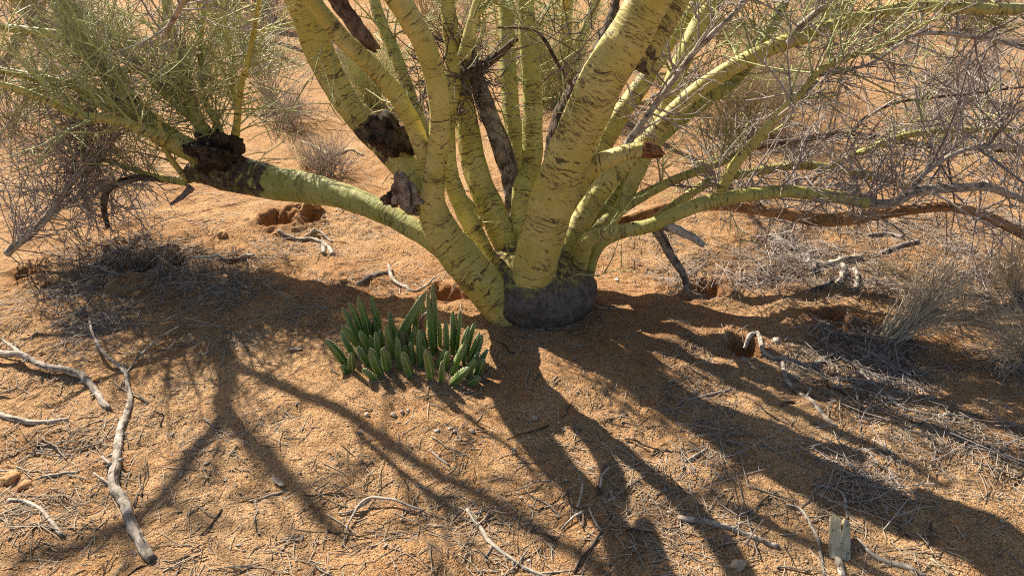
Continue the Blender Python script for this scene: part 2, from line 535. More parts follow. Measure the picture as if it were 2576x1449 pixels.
# ------------------------------------------------------------------ the palo verde
TREE_C = gp(1365, 770)
tree = link('palo_verde_tree', None, label='sprawling palo verde tree with many green limbs rising from one grey foot', cat='tree', loc=TREE_C)

class Twigs:
    """collects thin twigs grown from a limb path"""
    def __init__(s, rg): s.mb = MB(); s.r = rg
    def curves(s, start, dirs, L, k, wig, droop=0.0):
        m = len(start); r = s.r
        P = np.zeros((m, k, 3)); P[:, 0] = start
        d = dirs.copy(); st = (L / (k - 1))[:, None]
        for i_ in range(1, k):
            P[:, i_] = P[:, i_ - 1] + d * st
            d = norm(d + r.normal(0, wig, (m, 3)) + np.array([0, 0, droop]))
        return P
    def side(s, P, per, ang=(.6, 1.2), lo=.15, hi=1.0):
        """start points and directions of side shoots along curves P (m,k,3)"""
        m, k, _ = P.shape; r = s.r
        t = r.uniform(lo, hi, (m, per)) * (k - 1) * .999
        i0 = t.astype(int); f = (t - i0)[..., None]
        a = P[np.arange(m)[:, None], i0]; b = P[np.arange(m)[:, None], i0 + 1]
        st = a + (b - a) * f; T = norm(b - a)
        rd = norm(r.normal(0, 1, (m, per, 3))); rd = norm(rd - T * (rd * T).sum(-1, keepdims=True))
        an = r.uniform(*ang, (m, per, 1))
        return st.reshape(-1, 3), norm(T * np.cos(an) + rd * np.sin(an)).reshape(-1, 3)
    def grow(s, start, dirs, L, r0=.0042, sub=6, thorns=4, wig=.10, droop=0.0, sublen=(.05, .21), vary=(0, 1), k=7, sub2=0):
        m = len(start); r = s.r
        L = np.broadcast_to(np.asarray(L, float), (m,))
        P = s.curves(start, norm(dirs), L, k, wig, droop)
        tp = np.linspace(1, .35, k)[None]
        vv = r.uniform(*vary, m)
        batch(s.mb, P, r0 * tp * r.uniform(.8, 1.2, (m, 1)), 4, vary=vv)
        levels = [P]
        if sub:
            st, d = s.side(P, sub)
            n = len(st)
            Ls = r.uniform(*sublen, n)
            Q = s.curves(st, d, Ls, 4, wig * 1.3, droop)
            batch(s.mb, Q, np.linspace(.0021, .0010, 4)[None] * r.uniform(.8, 1.35, (n, 1)), 3, vary=np.repeat(vv, sub) * .7 + r.uniform(0, .3, n))
            levels.append(Q)
            if sub2:
                st, d = s.side(Q, sub2); n = len(st)
                W = s.curves(st, d, r.uniform(.03, .09, n), 3, wig, droop)
                batch(s.mb, W, np.linspace(.0011, .0006, 3)[None] * np.ones((n, 1)), 3, vary=r.uniform(*vary, n))
                levels.append(W)
        if thorns:
            for Q in levels:
                st, d = s.side(Q, thorns, (.9, 1.4), .05, 1.0); n = len(st)
                W = np.stack([st, st + d * r.uniform(.006, .018, (n, 1))], 1)
                batch(s.mb, W, np.array([[.0009, .0003]]) * np.ones((n, 1)), 3, vary=r.uniform(*vary, n))
        return P

def path_dirs(P, n, rg, t0=.3, t1=1.0, up=.3, fwd=.4, out=1.0, bias=(0, .35, 0)):
    m = len(P)
    t = rg.uniform(t0, t1, n) * (m - 1.001)
    i0 = t.astype(int)
    T = norm(np.gradient(P, axis=0))[i0]
    rd = norm(rg.normal(0, 1, (n, 3)))
    d = norm(out * rd + fwd * T + np.array([0, 0, up]) + np.array(bias))
    return P[i0] + (P[np.minimum(i0 + 1, m - 1)] - P[i0]) * (t - i0)[:, None], d

_seed = [100]
def limb(spec, parent=tree, name='limb', mat=M_BARK, tint=0.3, dark=None, ext=0.0, ext_up=.25, rough=.045, flare=1.15, rag=0, step=.009, label=None, ws=.88):
    """spec rows: px, py, width px, Y (metres out)"""
    _seed[0] += 1
    pts = []
    for (px, py, w, Y) in spec:
        p = at(px, py, Y)
        pts.append([*p, pxm(w, p) / 2 * ws])
    pts = np.array(pts)
    s_in = None
    if ext > 0:
        s_in = len(pts)
        d = norm(pts[-1, :3] - pts[-2, :3]); r_ = pts[-1, 3]
        for q in range(1, 5):
            d = norm(d + np.array([rng.normal(0, .10), rng.normal(0, .10), ext_up * .25]))
            pts = np.vstack([pts, [*(pts[-1, :3] + d * ext / 4), r_ * (1 - .17 * q)]])
    C, s = resample(pts, step)
    P, R = C[:, :3], np.maximum(C[:, 3], .002)
    R = R * (1 + (flare - 1) * np.exp(-s / .07))
    P = P + np.stack([perlin(s * 5, s * 0 + _seed[0], 30 + q) for q in range(3)], 1) * R.mean() * .16
    mb = MB()
    dk = np.zeros(len(P))
    for (a, b_, v) in (dark or []):
        u = s / (s[-1] - (ext if ext > 0 else 0))
        dk = np.maximum(dk, v * sstep(a - .05, a, u) * sstep(b_ + .05, b_, u))
    kw = dict(tint=float(tint), dark=dk) if mat is M_BARK else {}
    sides = int(np.clip(R.max() * 2 * math.pi / .010, 8, 40))
    tube(mb, P, R, sides, rough, _seed[0], s0=_seed[0] * 1.3, rag=rag, **kw)
    o = link(name, mb.mesh(name, mat), parent=parent, label=label)
    if s_in is not None:
        cut = np.argmin(np.linalg.norm(P - pts[s_in - 1, :3], axis=1)); P, R = P[:cut + 1], R[:cut + 1]
    return o, P, R

TWIG_K = .95
def twigs_on(o, P, n, mat=M_GTWIG, seed=None, t=(.3, 1.0), L=(.15, .5), **kw):
    _seed[0] += 1; n = int(n * TWIG_K)
    rg = np.random.default_rng(seed if seed is not None else _seed[0] * 7)
    gk = {k: kw.pop(k) for k in ('up', 'fwd', 'out', 'bias') if k in kw}
    tw = Twigs(rg)
    st, d = path_dirs(P, n, rg, *t, **gk)
    tw.grow(st, d, rg.uniform(*L, n), **kw)
    par = o if o.parent is None or o.parent is tree else o.parent
    return link('twigs', tw.mb.mesh('twigs', mat), parent=par, kind='stuff')

# trunk foot: a swollen grey bole half sunk in the sand
def make_foot():
    mb = MB()
    a, b = 40, 22
    c = at(1350, 730, 2.715)
    c[2] = height(c[0], c[1]) + .078
    th = np.linspace(0, 2 * np.pi, a, endpoint=False); ph = np.linspace(-1.25, 1.5, b)
    TH, PH = np.meshgrid(th, ph)
    rx, ry, rz = .225, .215, .165
    x = np.cos(TH) * np.cos(PH); y = np.sin(TH) * np.cos(PH); z = np.sin(PH)
    w = 1 + .16 * perlin(x * 1.6 + 5, y * 1.6 + z * 1.5, 41) + .04 * perlin(x * 4 + 9, y * 4 + z * 3, 42) + .03 * np.clip(-z, 0, 1)
    V = np.stack([c[0] + rx * x * w, c[1] + ry * y * w, c[2] + rz * z * w], -1)
    i = (np.arange(b - 1) * a)[:, None]; j = np.arange(a)[None]; j2 = (j + 1) % a
    q = np.stack([i + j, i + j2, i + a + j2, i + a + j], -1).reshape(-1, 4)
    top = np.array([[c[0], c[1], c[2] + rz * .98]])
    tri = np.stack([(b - 1) * a + np.arange(a), (b - 1) * a + (np.arange(a) + 1) % a, np.full(a, a * b)], -1)
    co = np.vstack([(V.reshape(-1, 3) - c), [[0, 0, .1]]])
    mb.add(np.vstack([V.reshape(-1, 3), top]), q, tri, barkco=co)
    return link('trunk', mb.mesh('trunk', M_FOOT), parent=tree, label='dark grey dusty swollen trunk foot'), c
foot, FC = make_foot()

# --- big right limb and its fork, stub
A, PA, RA = limb([(1335, 735, 140, 2.62), (1352, 640, 142, 2.60), (1380, 540, 146, 2.585), (1418, 430, 148, 2.575), (1462, 320, 148, 2.565),
                  (1515, 210, 148, 2.555), (1575, 105, 146, 2.55), (1630, 10, 138, 2.545), (1665, -60, 130, 2.54)], ws=0.76, tint=.05, ext=1.3, dark=[(0, .015, .35)], flare=1.08)
F2, PF2, _ = limb([(1590, 165, 90, 2.60), (1640, 85, 110, 2.63), (1690, 0, 108, 2.66), (1730, -70, 100, 2.70)], ws=0.74, parent=A, name='branch', tint=.1, ext=1.0, dark=[(0, .22, .5)], flare=1.5)
ST, PST, _ = limb([(1440, 450, 60, 2.60), (1490, 420, 54, 2.585), (1545, 393, 48, 2.57), (1600, 378, 45, 2.56), (1628, 376, 44, 2.555)], parent=A, name='broken_stub', tint=.1, flare=1.25)
SE, _, _ = limb([(1618, 376, 42, 2.557), (1645, 380, 38, 2.55), (1668, 388, 14, 2.545)], parent=A, name='broken_end', mat=M_SPLINT, rag=.012, rough=.2, step=.005)

# --- front left limb
B, PB, RB = limb([(1305, 830, 110, 2.62), (1262, 775, 116, 2.61), (1217, 718, 122, 2.60), (1165, 655, 124, 2.60), (1115, 590, 112, 2.59), (1090, 520, 84, 2.58), (1092, 450, 68, 2.575),
                  (1103, 370, 66, 2.57), (1106, 290, 65, 2.565), (1097, 215, 66, 2.56), (1075, 130, 68, 2.555), (1035, 55, 72, 2.55), (985, -20, 68, 2.55), (920, -110, 62, 2.55), (840, -190, 60, 2.55)], ws=0.80,
                 tint=.12, ext=1.2, dark=[(.22, .235, .1)])
B2, PB2, _ = limb([(1165, 150, 36, 2.60), (1180, 90, 34, 2.62), (1200, 20, 34, 2.64), (1215, -40, 32, 2.66)], parent=B, name='branch', tint=.3, ext=.6)
C, PC, RC = limb([(1100, 565, 95, 2.63), (1062, 480, 96, 2.68), (1003, 402, 98, 2.73), (930, 325, 98, 2.79), (862, 245, 95, 2.84), (818, 165, 100, 2.87), (785, 85, 108, 2.88), (755, 0, 108, 2.88), (735, -70, 100, 2.88)], ws=0.71,
                 tint=.22, ext=1.2, dark=[(.30, .42, .55)])
D, PD, RD = limb([(1080, 425, 44, 2.60), (1062, 375, 56, 2.60), (1035, 305, 60, 2.61), (985, 225, 62, 2.62), (925, 157, 62, 2.63), (865, 100, 62, 2.64), (818, 45, 60, 2.64), (772, -15, 58, 2.64), (730, -70, 55, 2.64)], ws=0.72,
                 tint=.15, ext=.9)
DB, _, _ = limb([(825, -40, 42, 2.58), (855, 10, 44, 2.58), (895, 68, 44, 2.58), (928, 108, 38, 2.59), (945, 122, 22, 2.60)], name='dead_limb', mat=M_DARKWOOD, rough=.16, rag=.01, ext=0)
# swollen dark burl on the leaning limb
def lump(px, py, w, h, Y, mat, parent, name, seed, squash=.7, rot=0.0, label=None, amp=.28):
    c = at(px, py, Y); rx = pxm(w, c) / 2; rz = pxm(h, c) / 2
    a, b = 30, 18
    TH, PH = np.meshgrid(np.linspace(0, 2 * np.pi, a, endpoint=False), np.linspace(-np.pi / 2 * .97, np.pi / 2 * .97, b))
    x = np.cos(TH) * np.cos(PH); y = np.sin(TH) * np.cos(PH); z = np.sin(PH)
    w_ = 1 + amp * 1.6 * perlin(x * 1.5 + seed, y * 1.5 + z * 1.7, 43) + amp * .9 * perlin(x * 4 + seed, y * 4 + z * 4.3, 44) + amp * .4 * perlin(x * 9 + seed, y * 9 + z * 9.3, 45)
    lx, ly, lz = rx * x * w_, rx * squash * y * w_, rz * z * w_
    cr, sr = math.cos(rot), math.sin(rot)
    V = np.stack([c[0] + lx * cr - lz * sr, c[1] + ly, c[2] + lx * sr + lz * cr], -1).reshape(-1, 3)
    i = (np.arange(b - 1) * a)[:, None]; j = np.arange(a)[None]; j2 = (j + 1) % a
    mb = MB(); mb.add(V, np.stack([i + j, i + j2, i + a + j2, i + a + j], -1).reshape(-1, 4), None, barkco=V - c)
    return link(name, mb.mesh(name, mat), parent=parent, label=label)
lump(1278, 668, 130, 90, 2.76, M_DARKWOOD, tree, 'crotch', 51, .9, 0, label='dark debris filled crotch between the limbs', amp=.35)
lump(985, 342, 128, 84, 2.70, M_BLACKBARK, C, 'burl', 3, .62, -.62, label='dark knobbly burl', amp=.42)
# torn bark flake sticking up at the fork
def flake():
    c = at(1018, 490, 2.535); mb = MB()
    nu, nv = 13, 13
    U, Vv = np.meshgrid(np.linspace(-1, 1, nu), np.linspace(0, 1, nv))
    wid = (.048 * (1 - Vv) ** .6 + .006) * (1 + .3 * perlin(Vv * 6, U * 0 + 3, 50))
    x = U * wid + .02 * (1 - Vv); z = -.035 + Vv * .125 + .012 * perlin(U * 2.5, Vv * 3, 51)
    y = .028 * U ** 2 + .02 * perlin(U * 1.7 + 4, Vv * 2.2, 52) - .03 * Vv
    front = np.stack([c[0] + x - .012, c[1] - .02 + y, c[2] + z], -1).reshape(-1, 3)
    back = front + np.array([0, .012, 0])
    i = (np.arange(nv - 1) * nu)[:, None]; j = np.arange(nu - 1)[None]
    q = np.stack([i + j, i + j + 1, i + nu + j + 1, i + nu + j], -1).reshape(-1, 4)
    V = np.vstack([front, back]); m = nu * nv
    edge = [k for k in range(nu)] + [nu * r_ + nu - 1 for r_ in range(1, nv)] + [m - 1 - k for k in range(1, nu)] + [nu * r_ for r_ in range(nv - 2, 0, -1)]
    rim = [[edge[(k + 1) % len(edge)], edge[k], edge[k] + m, edge[(k + 1) % len(edge)] + m] for k in range(len(edge))]
    mb.add(V, np.vstack([q, q[:, ::-1] + m, rim]), None, barkco=V - c)
    link('bark_flake', mb.mesh('bark_flake', M_ROUGH), parent=B, label='torn grey bark flake standing up')
flake()
lump(985, 500, 50, 34, 2.62, M_DARKWOOD, B, 'splintered_wood', 8, .6, .2, amp=.5)
lump(1030, 522, 50, 30, 2.60, M_ROUGH, B, 'splintered_wood', 12, .6, -.5, amp=.4)

# --- middle limbs behind
E, PE, _ = limb([(1265, 725, 50, 2.70), (1228, 655, 52, 2.76), (1185, 570, 52, 2.80), (1150, 490, 50, 2.84), (1128, 410, 46, 2.88), (1128, 300, 44, 2.92), (1140, 200, 46, 2.95), (1135, 100, 46, 2.98), (1125, 0, 44, 3.0), (1120, -60, 42, 3.02)], tint=.3, ext=.5)
Fm, PF, _ = limb([(1312, 705, 74, 2.76), (1280, 625, 78, 2.82), (1245, 545, 78, 2.88), (1212, 470, 74, 2.94), (1188, 390, 72, 3.0), (1170, 290, 64, 3.06), (1158, 200, 54, 3.1), (1155, 130, 40, 3.13)], ws=0.86, tint=.35, ext=.0, dark=[(.8, 1, .3)])
Gd, PG, _ = limb([(1296, 640, 52, 2.86), (1296, 560, 54, 2.92), (1288, 460, 54, 2.98), (1262, 370, 54, 3.03), (1228, 285, 50, 3.08), (1205, 215, 46, 3.12), (1185, 150, 34, 3.15)], name='dead_limb', mat=M_ROUGH, rough=.13, rag=.012, label='rough grey dead limb')
H, PH_, _ = limb([(1318, 610, 62, 2.84), (1312, 530, 56, 2.88), (1318, 470, 54, 2.92), (1336, 420, 54, 2.95), (1340, 320, 54, 3.0), (1338, 220, 52, 3.05), (1330, 110, 48, 3.1), (1322, 0, 46, 3.14), (1318, -60, 44, 3.17)], ws=0.95, tint=.55, ext=0.5)
I_, PI_, _ = limb([(1325, 560, 46, 3.0), (1315, 450, 46, 3.08), (1300, 350, 48, 3.16), (1284, 260, 50, 3.24), (1277, 130, 46, 3.34), (1272, 0, 44, 3.42), (1268, -60, 42, 3.46)], tint=.6, ext=0.5)
I2, PI2, _ = limb([(1215, 560, 40, 2.90), (1130, 460, 36, 3.05), (1050, 290, 38, 3.25), (1000, 150, 36, 3.4), (960, 60, 34, 3.5), (930, -40, 32, 3.6)], tint=.5, ext=1.0)
I3, PI3, _ = limb([(1390, 420, 60, 3.12), (1400, 330, 62, 3.2), (1430, 250, 60, 3.28), (1480, 180, 54, 3.36), (1520, 100, 46, 3.44)], ws=0.7, name='dead_limb', mat=M_DARKWOOD, rough=.12, ext=.5)
dsp = [((1190, 190), (1240, 150), (1300, 98), 26), ((1095, 210), (1150, 195), (1200, 170), 20), ((1190, 60), (1186, 110), (1180, 170), 22)]
for (a, b_, c_, w) in dsp:
    limb([(*a, w, 2.98), (*b_, w * .9, 2.97), (*c_, w * .6, 2.96)], parent=Fm, name='dead_branch', mat=M_DARKWOOD, rough=.12, rag=.006)
limb([(1500, 310, 9, 2.62), (1455, 240, 10, 2.68), (1405, 165, 11, 2.74), (1365, 95, 11, 2.8), (1320, 72, 9, 2.84), (1250, 70, 6, 2.9)], parent=A, name='dead_branch', mat=M_DARKWOOD, rough=.1, flare=1.0)

# --- right side
K, PK, _ = limb([(1412, 660, 66, 2.80), (1440, 600, 64, 2.83), (1480, 525, 62, 2.87), (1530, 455, 58, 2.91), (1580, 400, 52, 2.95), (1640, 340, 46, 2.98), (1692, 284, 47, 3.0), (1760, 225, 47, 3.02),
                 (1850, 166, 46, 3.03), (1950, 116, 44, 3.03), (2050, 84, 42, 3.03), (2150, 50, 38, 3.03), (2280, 20, 34, 3.02), (2420, 20, 31, 3.0), (2580, 26, 30, 2.98), (2700, 34, 28, 2.96)], tint=.15, ext=.5)
K2, PK2, _ = limb([(1415, 710, 56, 2.84), (1455, 640, 56, 2.92), (1500, 560, 54, 3.0), (1560, 470, 50, 3.08), (1620, 385, 48, 3.16), (1700, 305, 48, 3.22), (1780, 248, 46, 3.27), (1850, 196, 42, 3.3), (1910, 120, 38, 3.34), (1960, 30, 34, 3.4), (1985, -40, 32, 3.44)], tint=.8, ext=.9)
K3, PK3, _ = limb([(1500, 610, 34, 2.9), (1560, 520, 40, 2.98), (1610, 420, 44, 3.07), (1660, 300, 48, 3.16), (1700, 190, 52, 3.24), (1745, 90, 52, 3.32), (1800, -10, 48, 3.4), (1830, -60, 44, 3.44)], tint=.35, ext=1.2)
K4, PK4, _ = limb([(1360, 640, 60, 2.95), (1440, 520, 62, 3.06), (1490, 420, 60, 3.16), (1540, 320, 58, 3.26)], tint=.3, ext=1.0)
N_, PN, _ = limb([(1490, 600, 38, 2.86), (1535, 545, 34, 2.92), (1600, 503, 32, 2.98), (1660, 470, 28, 3.04), (1740, 436, 24, 3.1), (1830, 402, 20, 3.16), (1900, 360, 16, 3.2)], tint=.5, ext=.2)
O_, PO, _ = limb([(1415, 740, 50, 2.72), (1446, 690, 52, 2.73), (1462, 640, 48, 2.72), (1476, 608, 44, 2.70), (1510, 592, 40, 2.68), (1570, 582, 40, 2.66), (1640, 568, 38, 2.64), (1700, 540, 38, 2.64), (1760, 515, 40, 2.65), (1810, 503, 40, 2.67),
                  (1880, 490, 37, 2.70), (1980, 483, 34, 2.73), (2080, 493, 33, 2.76), (2180, 512, 30, 2.78)], ws=0.92, tint=.3, flare=1.0)
O2, PO2, _ = limb([(2170, 511, 28, 2.785), (2230, 514, 28, 2.78), (2270, 500, 28, 2.78), (2310, 480, 26, 2.79), (2390, 474, 26, 2.80), (2480, 470, 24, 2.80), (2540, 490, 22, 2.80), (2620, 520, 20, 2.8)], parent=O_, name='dead_branch', mat=M_DEAD, rough=.10, flare=1.0)
O3, PO3, _ = limb([(1806, 500, 30, 2.67), (1828, 450, 31, 2.67), (1860, 400, 31, 2.67), (1900, 358, 29, 2.67), (1935, 315, 27, 2.68), (1985, 262, 23, 2.69), (2020, 230, 21, 2.70), (2060, 180, 18, 2.72), (2120, 150, 15, 2.74), (2190, 128, 12, 2.76)], parent=O_, name='branch', tint=.2, ext=.3)
O4, PO4, _ = limb([(1640, 560, 30, 2.66), (1665, 600, 27, 2.66), (1692, 650, 24, 2.65), (1718, 690, 20, 2.63), (1733, 738, 13, 2.60)], parent=O_, name='dead_branch', mat=M_ROUGH, rough=.12)
O5, PO5, _ = limb([(1670, 565, 28, 2.64), (1705, 580, 25, 2.62), (1740, 597, 22, 2.60), (1770, 617, 18, 2.58)], parent=O_, name='dead_branch', mat=M_DEAD, rough=.14, rag=.008)
O6, PO6, _ = limb([(1440, 750, 40, 2.78), (1474, 700, 38, 2.80), (1492, 650, 32, 2.82), (1515, 612, 32, 2.84), (1560, 590, 28, 2.88), (1640, 560, 26, 2.95)], tint=.4)
O7, PO7, _ = limb([(1300 + 1, 0, 1, 3), (1301, 1, 1, 3)], tint=.4) if False else (None, None, None)
P_, PP, _ = limb([(1640, 560, 26, 2.96), (1720, 500, 26, 3.06), (1790, 455, 26, 3.14), (1889, 436, 25, 3.2), (1990, 418, 26, 3.25), (2090, 422, 24, 3.28), (2165, 440, 24, 3.3), (2240, 455, 22, 3.3), (2290, 478, 18, 3.3)], tint=.45, dark=[(.72, 1, .4)], ext=.0)
P2, PP2, _ = limb([(2085, 422, 18, 3.28), (2120, 405, 18, 3.28), (2170, 382, 19, 3.28), (2240, 352, 20, 3.28), (2310, 335, 20, 3.28), (2410, 328, 18, 3.27), (2576, 326, 15, 3.25)], parent=P_, name='branch', tint=.4, ext=.3)
Q_, PQ, _ = limb([(1540, 580, 34, 3.0), (1600, 545, 32, 3.08), (1700, 520, 32, 3.16), (1820, 516, 32, 3.2), (1940, 532, 32, 3.2), (2060, 554, 36, 3.18), (2160, 547, 32, 3.15), (2290, 529, 27, 3.12), (2390, 522, 26, 3.1), (2490, 547, 26, 3.08), (2590, 600, 24, 3.06)], ws=0.95, mat=M_ORANGE, name='dead_limb', rough=.07, ext=.2, ext_up=-.6, label='orange brown peeling dead limb')
R_, PR, _ = limb([(1900, 372, 12, 3.4), (2010, 352, 18, 3.42), (2100, 340, 22, 3.44), (2180, 345, 22, 3.45), (2290, 360, 18, 3.45), (2390, 372, 16, 3.45), (2580, 382, 12, 3.45)], mat=M_DARKWOOD, name='dead_limb', rough=.1)
R2, PR2, _ = limb([(2140, 338, 12, 3.44), (2180, 295, 11, 3.46), (2260, 258, 9, 3.48), (2400, 240, 8, 3.5), (2576, 220, 6, 3.5)], parent=R_, name='dead_branch', mat=M_DARKWOOD, rough=.1)
R3, PR3, _ = limb([(2285, 485, 12, 2.79), (2340, 425, 14, 2.8), (2420, 380, 13, 2.82), (2500, 368, 11, 2.84), (2600, 370, 9, 2.86)], parent=O_, name='dead_branch', mat=M_DEAD, rough=.1)
R4, PR4, _ = limb([(2040, 190, 8, 2.8), (2190, 160, 10, 2.85), (2300, 90, 12, 2.9), (2420, 90, 11, 2.95), (2580, 118, 10, 3.0)], name='dead_limb', mat=M_DEAD, rough=.1)
R5, PR5, _ = limb([(1985, 112, 22, 3.0), (2010, 70, 20, 2.98), (2050, 35, 18, 2.96), (2090, 5, 16, 2.95), (2120, -30, 14, 2.94)], parent=K, name='dead_branch', mat=M_DEAD, rough=.1)
R6, PR6, _ = limb([(1555, 400, 18, 2.80), (1600, 330, 20, 2.84), (1660, 250, 18, 2.88), (1740, 140, 18, 2.9), (1830, 50, 15, 2.92), (1900, -20, 12, 2.94)], parent=K, name='dead_branch', mat=M_DEAD, rough=.1)

# --- low left limb with the black knot and its shoots
T_, PT, RT = limb([(1222, 745, 56, 2.68), (1160, 680, 62, 2.74), (1090, 608, 66, 2.80), (1025, 567, 66, 2.86), (950, 528, 72, 2.93), (870, 498, 80, 3.01), (780, 476, 94, 3.10), (700, 462, 104, 3.17), (610, 444, 116, 3.24), (540, 425, 118, 3.29), (492, 432, 74, 3.32), (468, 452, 34, 3.33)], ws=0.80,
                  tint=.62, dark=[(.72, .98, .60)], flare=1.0, rough=.05)
lump(545, 385, 128, 104, 3.21, M_BLACKBARK, T_, 'burl', 21, .8, -.3, label='black corky knot', amp=.5)
lump(588, 368, 50, 56, 3.2, M_BLACKBARK, T_, 'burl', 25, .8, -.3, amp=.3)
T1, PT1, _ = limb([(530, 398, 70, 3.28), (473, 372, 70, 3.27), (402, 335, 72, 3.29), (335, 268, 62, 3.37), (282, 185, 54, 3.48), (228, 108, 48, 3.6), (172, 22, 45, 3.74), (130, -50, 42, 3.86)], ws=0.80, parent=T_, name='branch', tint=.4, ext=.2)
T1a, PT1a, _ = limb([(305, 215, 44, 3.46), (255, 155, 38, 3.56), (195, 85, 37, 3.7), (140, 10, 35, 3.84), (110, -50, 33, 3.95)], parent=T_, name='branch', tint=.5, ext=.2)
T1b, PT1b, _ = limb([(375, 325, 46, 3.30), (310, 280, 42, 3.36), (250, 245, 37, 3.38), (190, 215, 30, 3.32), (95, 196, 25, 3.33), (0, 178, 22, 3.34), (-90, 160, 20, 3.35)], parent=T_, name='branch', tint=.5, ext=.3)
T1c, PT1c, _ = limb([(420, 350, 34, 3.22), (300, 306, 27, 3.17), (190, 288, 23, 3.13), (125, 256, 19, 3.1), (50, 226, 18, 3.08), (-30, 205, 16, 3.06)], parent=T_, name='branch', tint=.3, ext=.3)
T1d, PT1d, _ = limb([(255, 120, 30, 3.58), (170, 92, 27, 3.64), (80, 78, 23, 3.7), (-20, 66, 19, 3.74)], parent=T_, name='branch', tint=.6, ext=.3)
T2, PT2, _ = limb([(530, 380, 40, 3.3), (505, 320, 36, 3.34), (480, 250, 34, 3.4), (448, 160, 31, 3.48), (428, 70, 28, 3.55), (415, -20, 25, 3.62)], parent=T_, name='branch', tint=.45, ext=.2)
T2b, PT2b, _ = limb([(540, 380, 30, 3.33), (520, 330, 30, 3.36), (455, 270, 28, 3.4), (385, 205, 24, 3.44), (330, 150, 20, 3.48)], parent=T_, name='branch', tint=.55, ext=.2)
T3, PT3, _ = limb([(555, 360, 28, 3.3), (545, 310, 23, 3.36), (515, 250, 18, 3.44), (505, 150, 16, 3.54), (510, 40, 13, 3.64), (515, -20, 11, 3.7)], parent=T_, name='branch', tint=.4, ext=.2)
T4, PT4, _ = limb([(588, 370, 26, 3.24), (597, 300, 21, 3.2), (607, 215, 18, 3.14), (632, 110, 15, 3.07), (652, 0, 12, 3.0), (660, -50, 11, 2.97)], parent=T_, name='branch', tint=.35, ext=.2)
T4b, PT4b, _ = limb([(600, 290, 15, 3.2), (586, 220, 15, 3.24), (580, 130, 14, 3.28), (562, 40, 12, 3.32), (555, -30, 11, 3.36)], parent=T_, name='branch', tint=.4, ext=.2)
T5, PT5, _ = limb([(470, 452, 18, 3.31), (430, 400, 15, 3.26), (405, 350, 13, 3.22), (400, 290, 10, 3.2)], parent=T_, name='branch', tint=.25)
T5b, PT5b, _ = limb([(470, 458, 24, 3.32), (400, 448, 18, 3.33), (330, 425, 15, 3.34), (250, 400, 11, 3.35), (150, 380, 8, 3.36)], parent=T_, name='branch', tint=.4)
T6, PT6, _ = limb([(430, 455, 14, 3.33), (345, 448, 20, 3.32), (275, 474, 20, 3.3), (262, 520, 18, 3.28), (272, 575, 12, 3.26)], parent=T_, name='dead_branch', mat=M_DARKWOOD, rough=.13)
T7, PT7, _ = limb([(482, 470, 22, 3.3), (462, 492, 15, 3.28), (430, 515, 9, 3.26)], parent=T_, name='dead_branch', mat=M_ROUGH, rough=.15)
T8, PT8, _ = limb([(345, 250, 16, 3.35), (235, 260, 20, 3.4), (225, 330, 22, 3.42), (215, 420, 20, 3.42), (210, 490, 17, 3.4), (235, 540, 12, 3.38)], parent=T_, name='dead_branch', mat=M_DARKWOOD, rough=.1)
T9, PT9, _ = limb([(15, 640, 20, 3.05), (70, 592, 22, 3.1), (120, 545, 20, 3.16), (165, 480, 16, 3.22), (215, 420, 12, 3.28), (300, 330, 8, 3.3)], parent=T_, name='dead_branch', mat=M_DEAD, rough=.1)
T10, PT10, _ = limb([(410, 95, 14, 2.9), (435, 50, 15, 2.85), (460, 5, 16, 2.8), (475, -40, 16, 2.78)], parent=T_, name='dead_branch', mat=M_DEAD, rough=.1)

# --- high back limb of the crown: only its soft shadow reaches the open sand
def high_limb(pts, n, seed):
    rg = np.random.default_rng(seed)
    Cc, s_ = resample(np.array(pts, float), .03)
    mb = MB(); tube(mb, Cc[:, :3], Cc[:, 3], 12, .05, seed, s0=seed * 1.0, tint=.4, dark=np.zeros(len(Cc)))
    o = link('limb', mb.mesh('limb', M_BARK), parent=tree)
    tw = Twigs(rg)
    st, d = path_dirs(Cc[:, :3], n, rg, .35, 1.0, up=.15, bias=(0, 0, 0))
    P = tw.grow(st, d, rg.uniform(.4, .9, n), r0=.009, sub=6, thorns=0, sublen=(.15, .4))
    link('twigs', tw.mb.mesh('twigs', M_GTWIG), parent=o, kind='stuff')
a_ = at(930, -40, 3.6)
e_ = np.array(at(130, -50, 3.86))
high_limb([[*e_, .040], [-2.3, 4.0, 1.65, .038], [-2.6, 4.2, 2.2, .032], [-2.7, 4.4, 2.9, .022]], 10, 811)
high_limb([[-2.3, 4.0, 1.65, .026], [-1.9, 4.0, 2.4, .022], [-1.6, 3.9, 2.8, .016]], 9, 813)
high_limb([[-2.6, 4.2, 2.2, .026], [-3.05, 4.2, 2.65, .021], [-3.5, 4.3, 2.9, .014]], 9, 814)
high_limb([[*at(1120, -60, 3.02), .026], [-.55, 3.5, 1.7, .024], [-.95, 3.95, 2.15, .020], [-1.5, 4.2, 2.6, .012]], 12, 812)

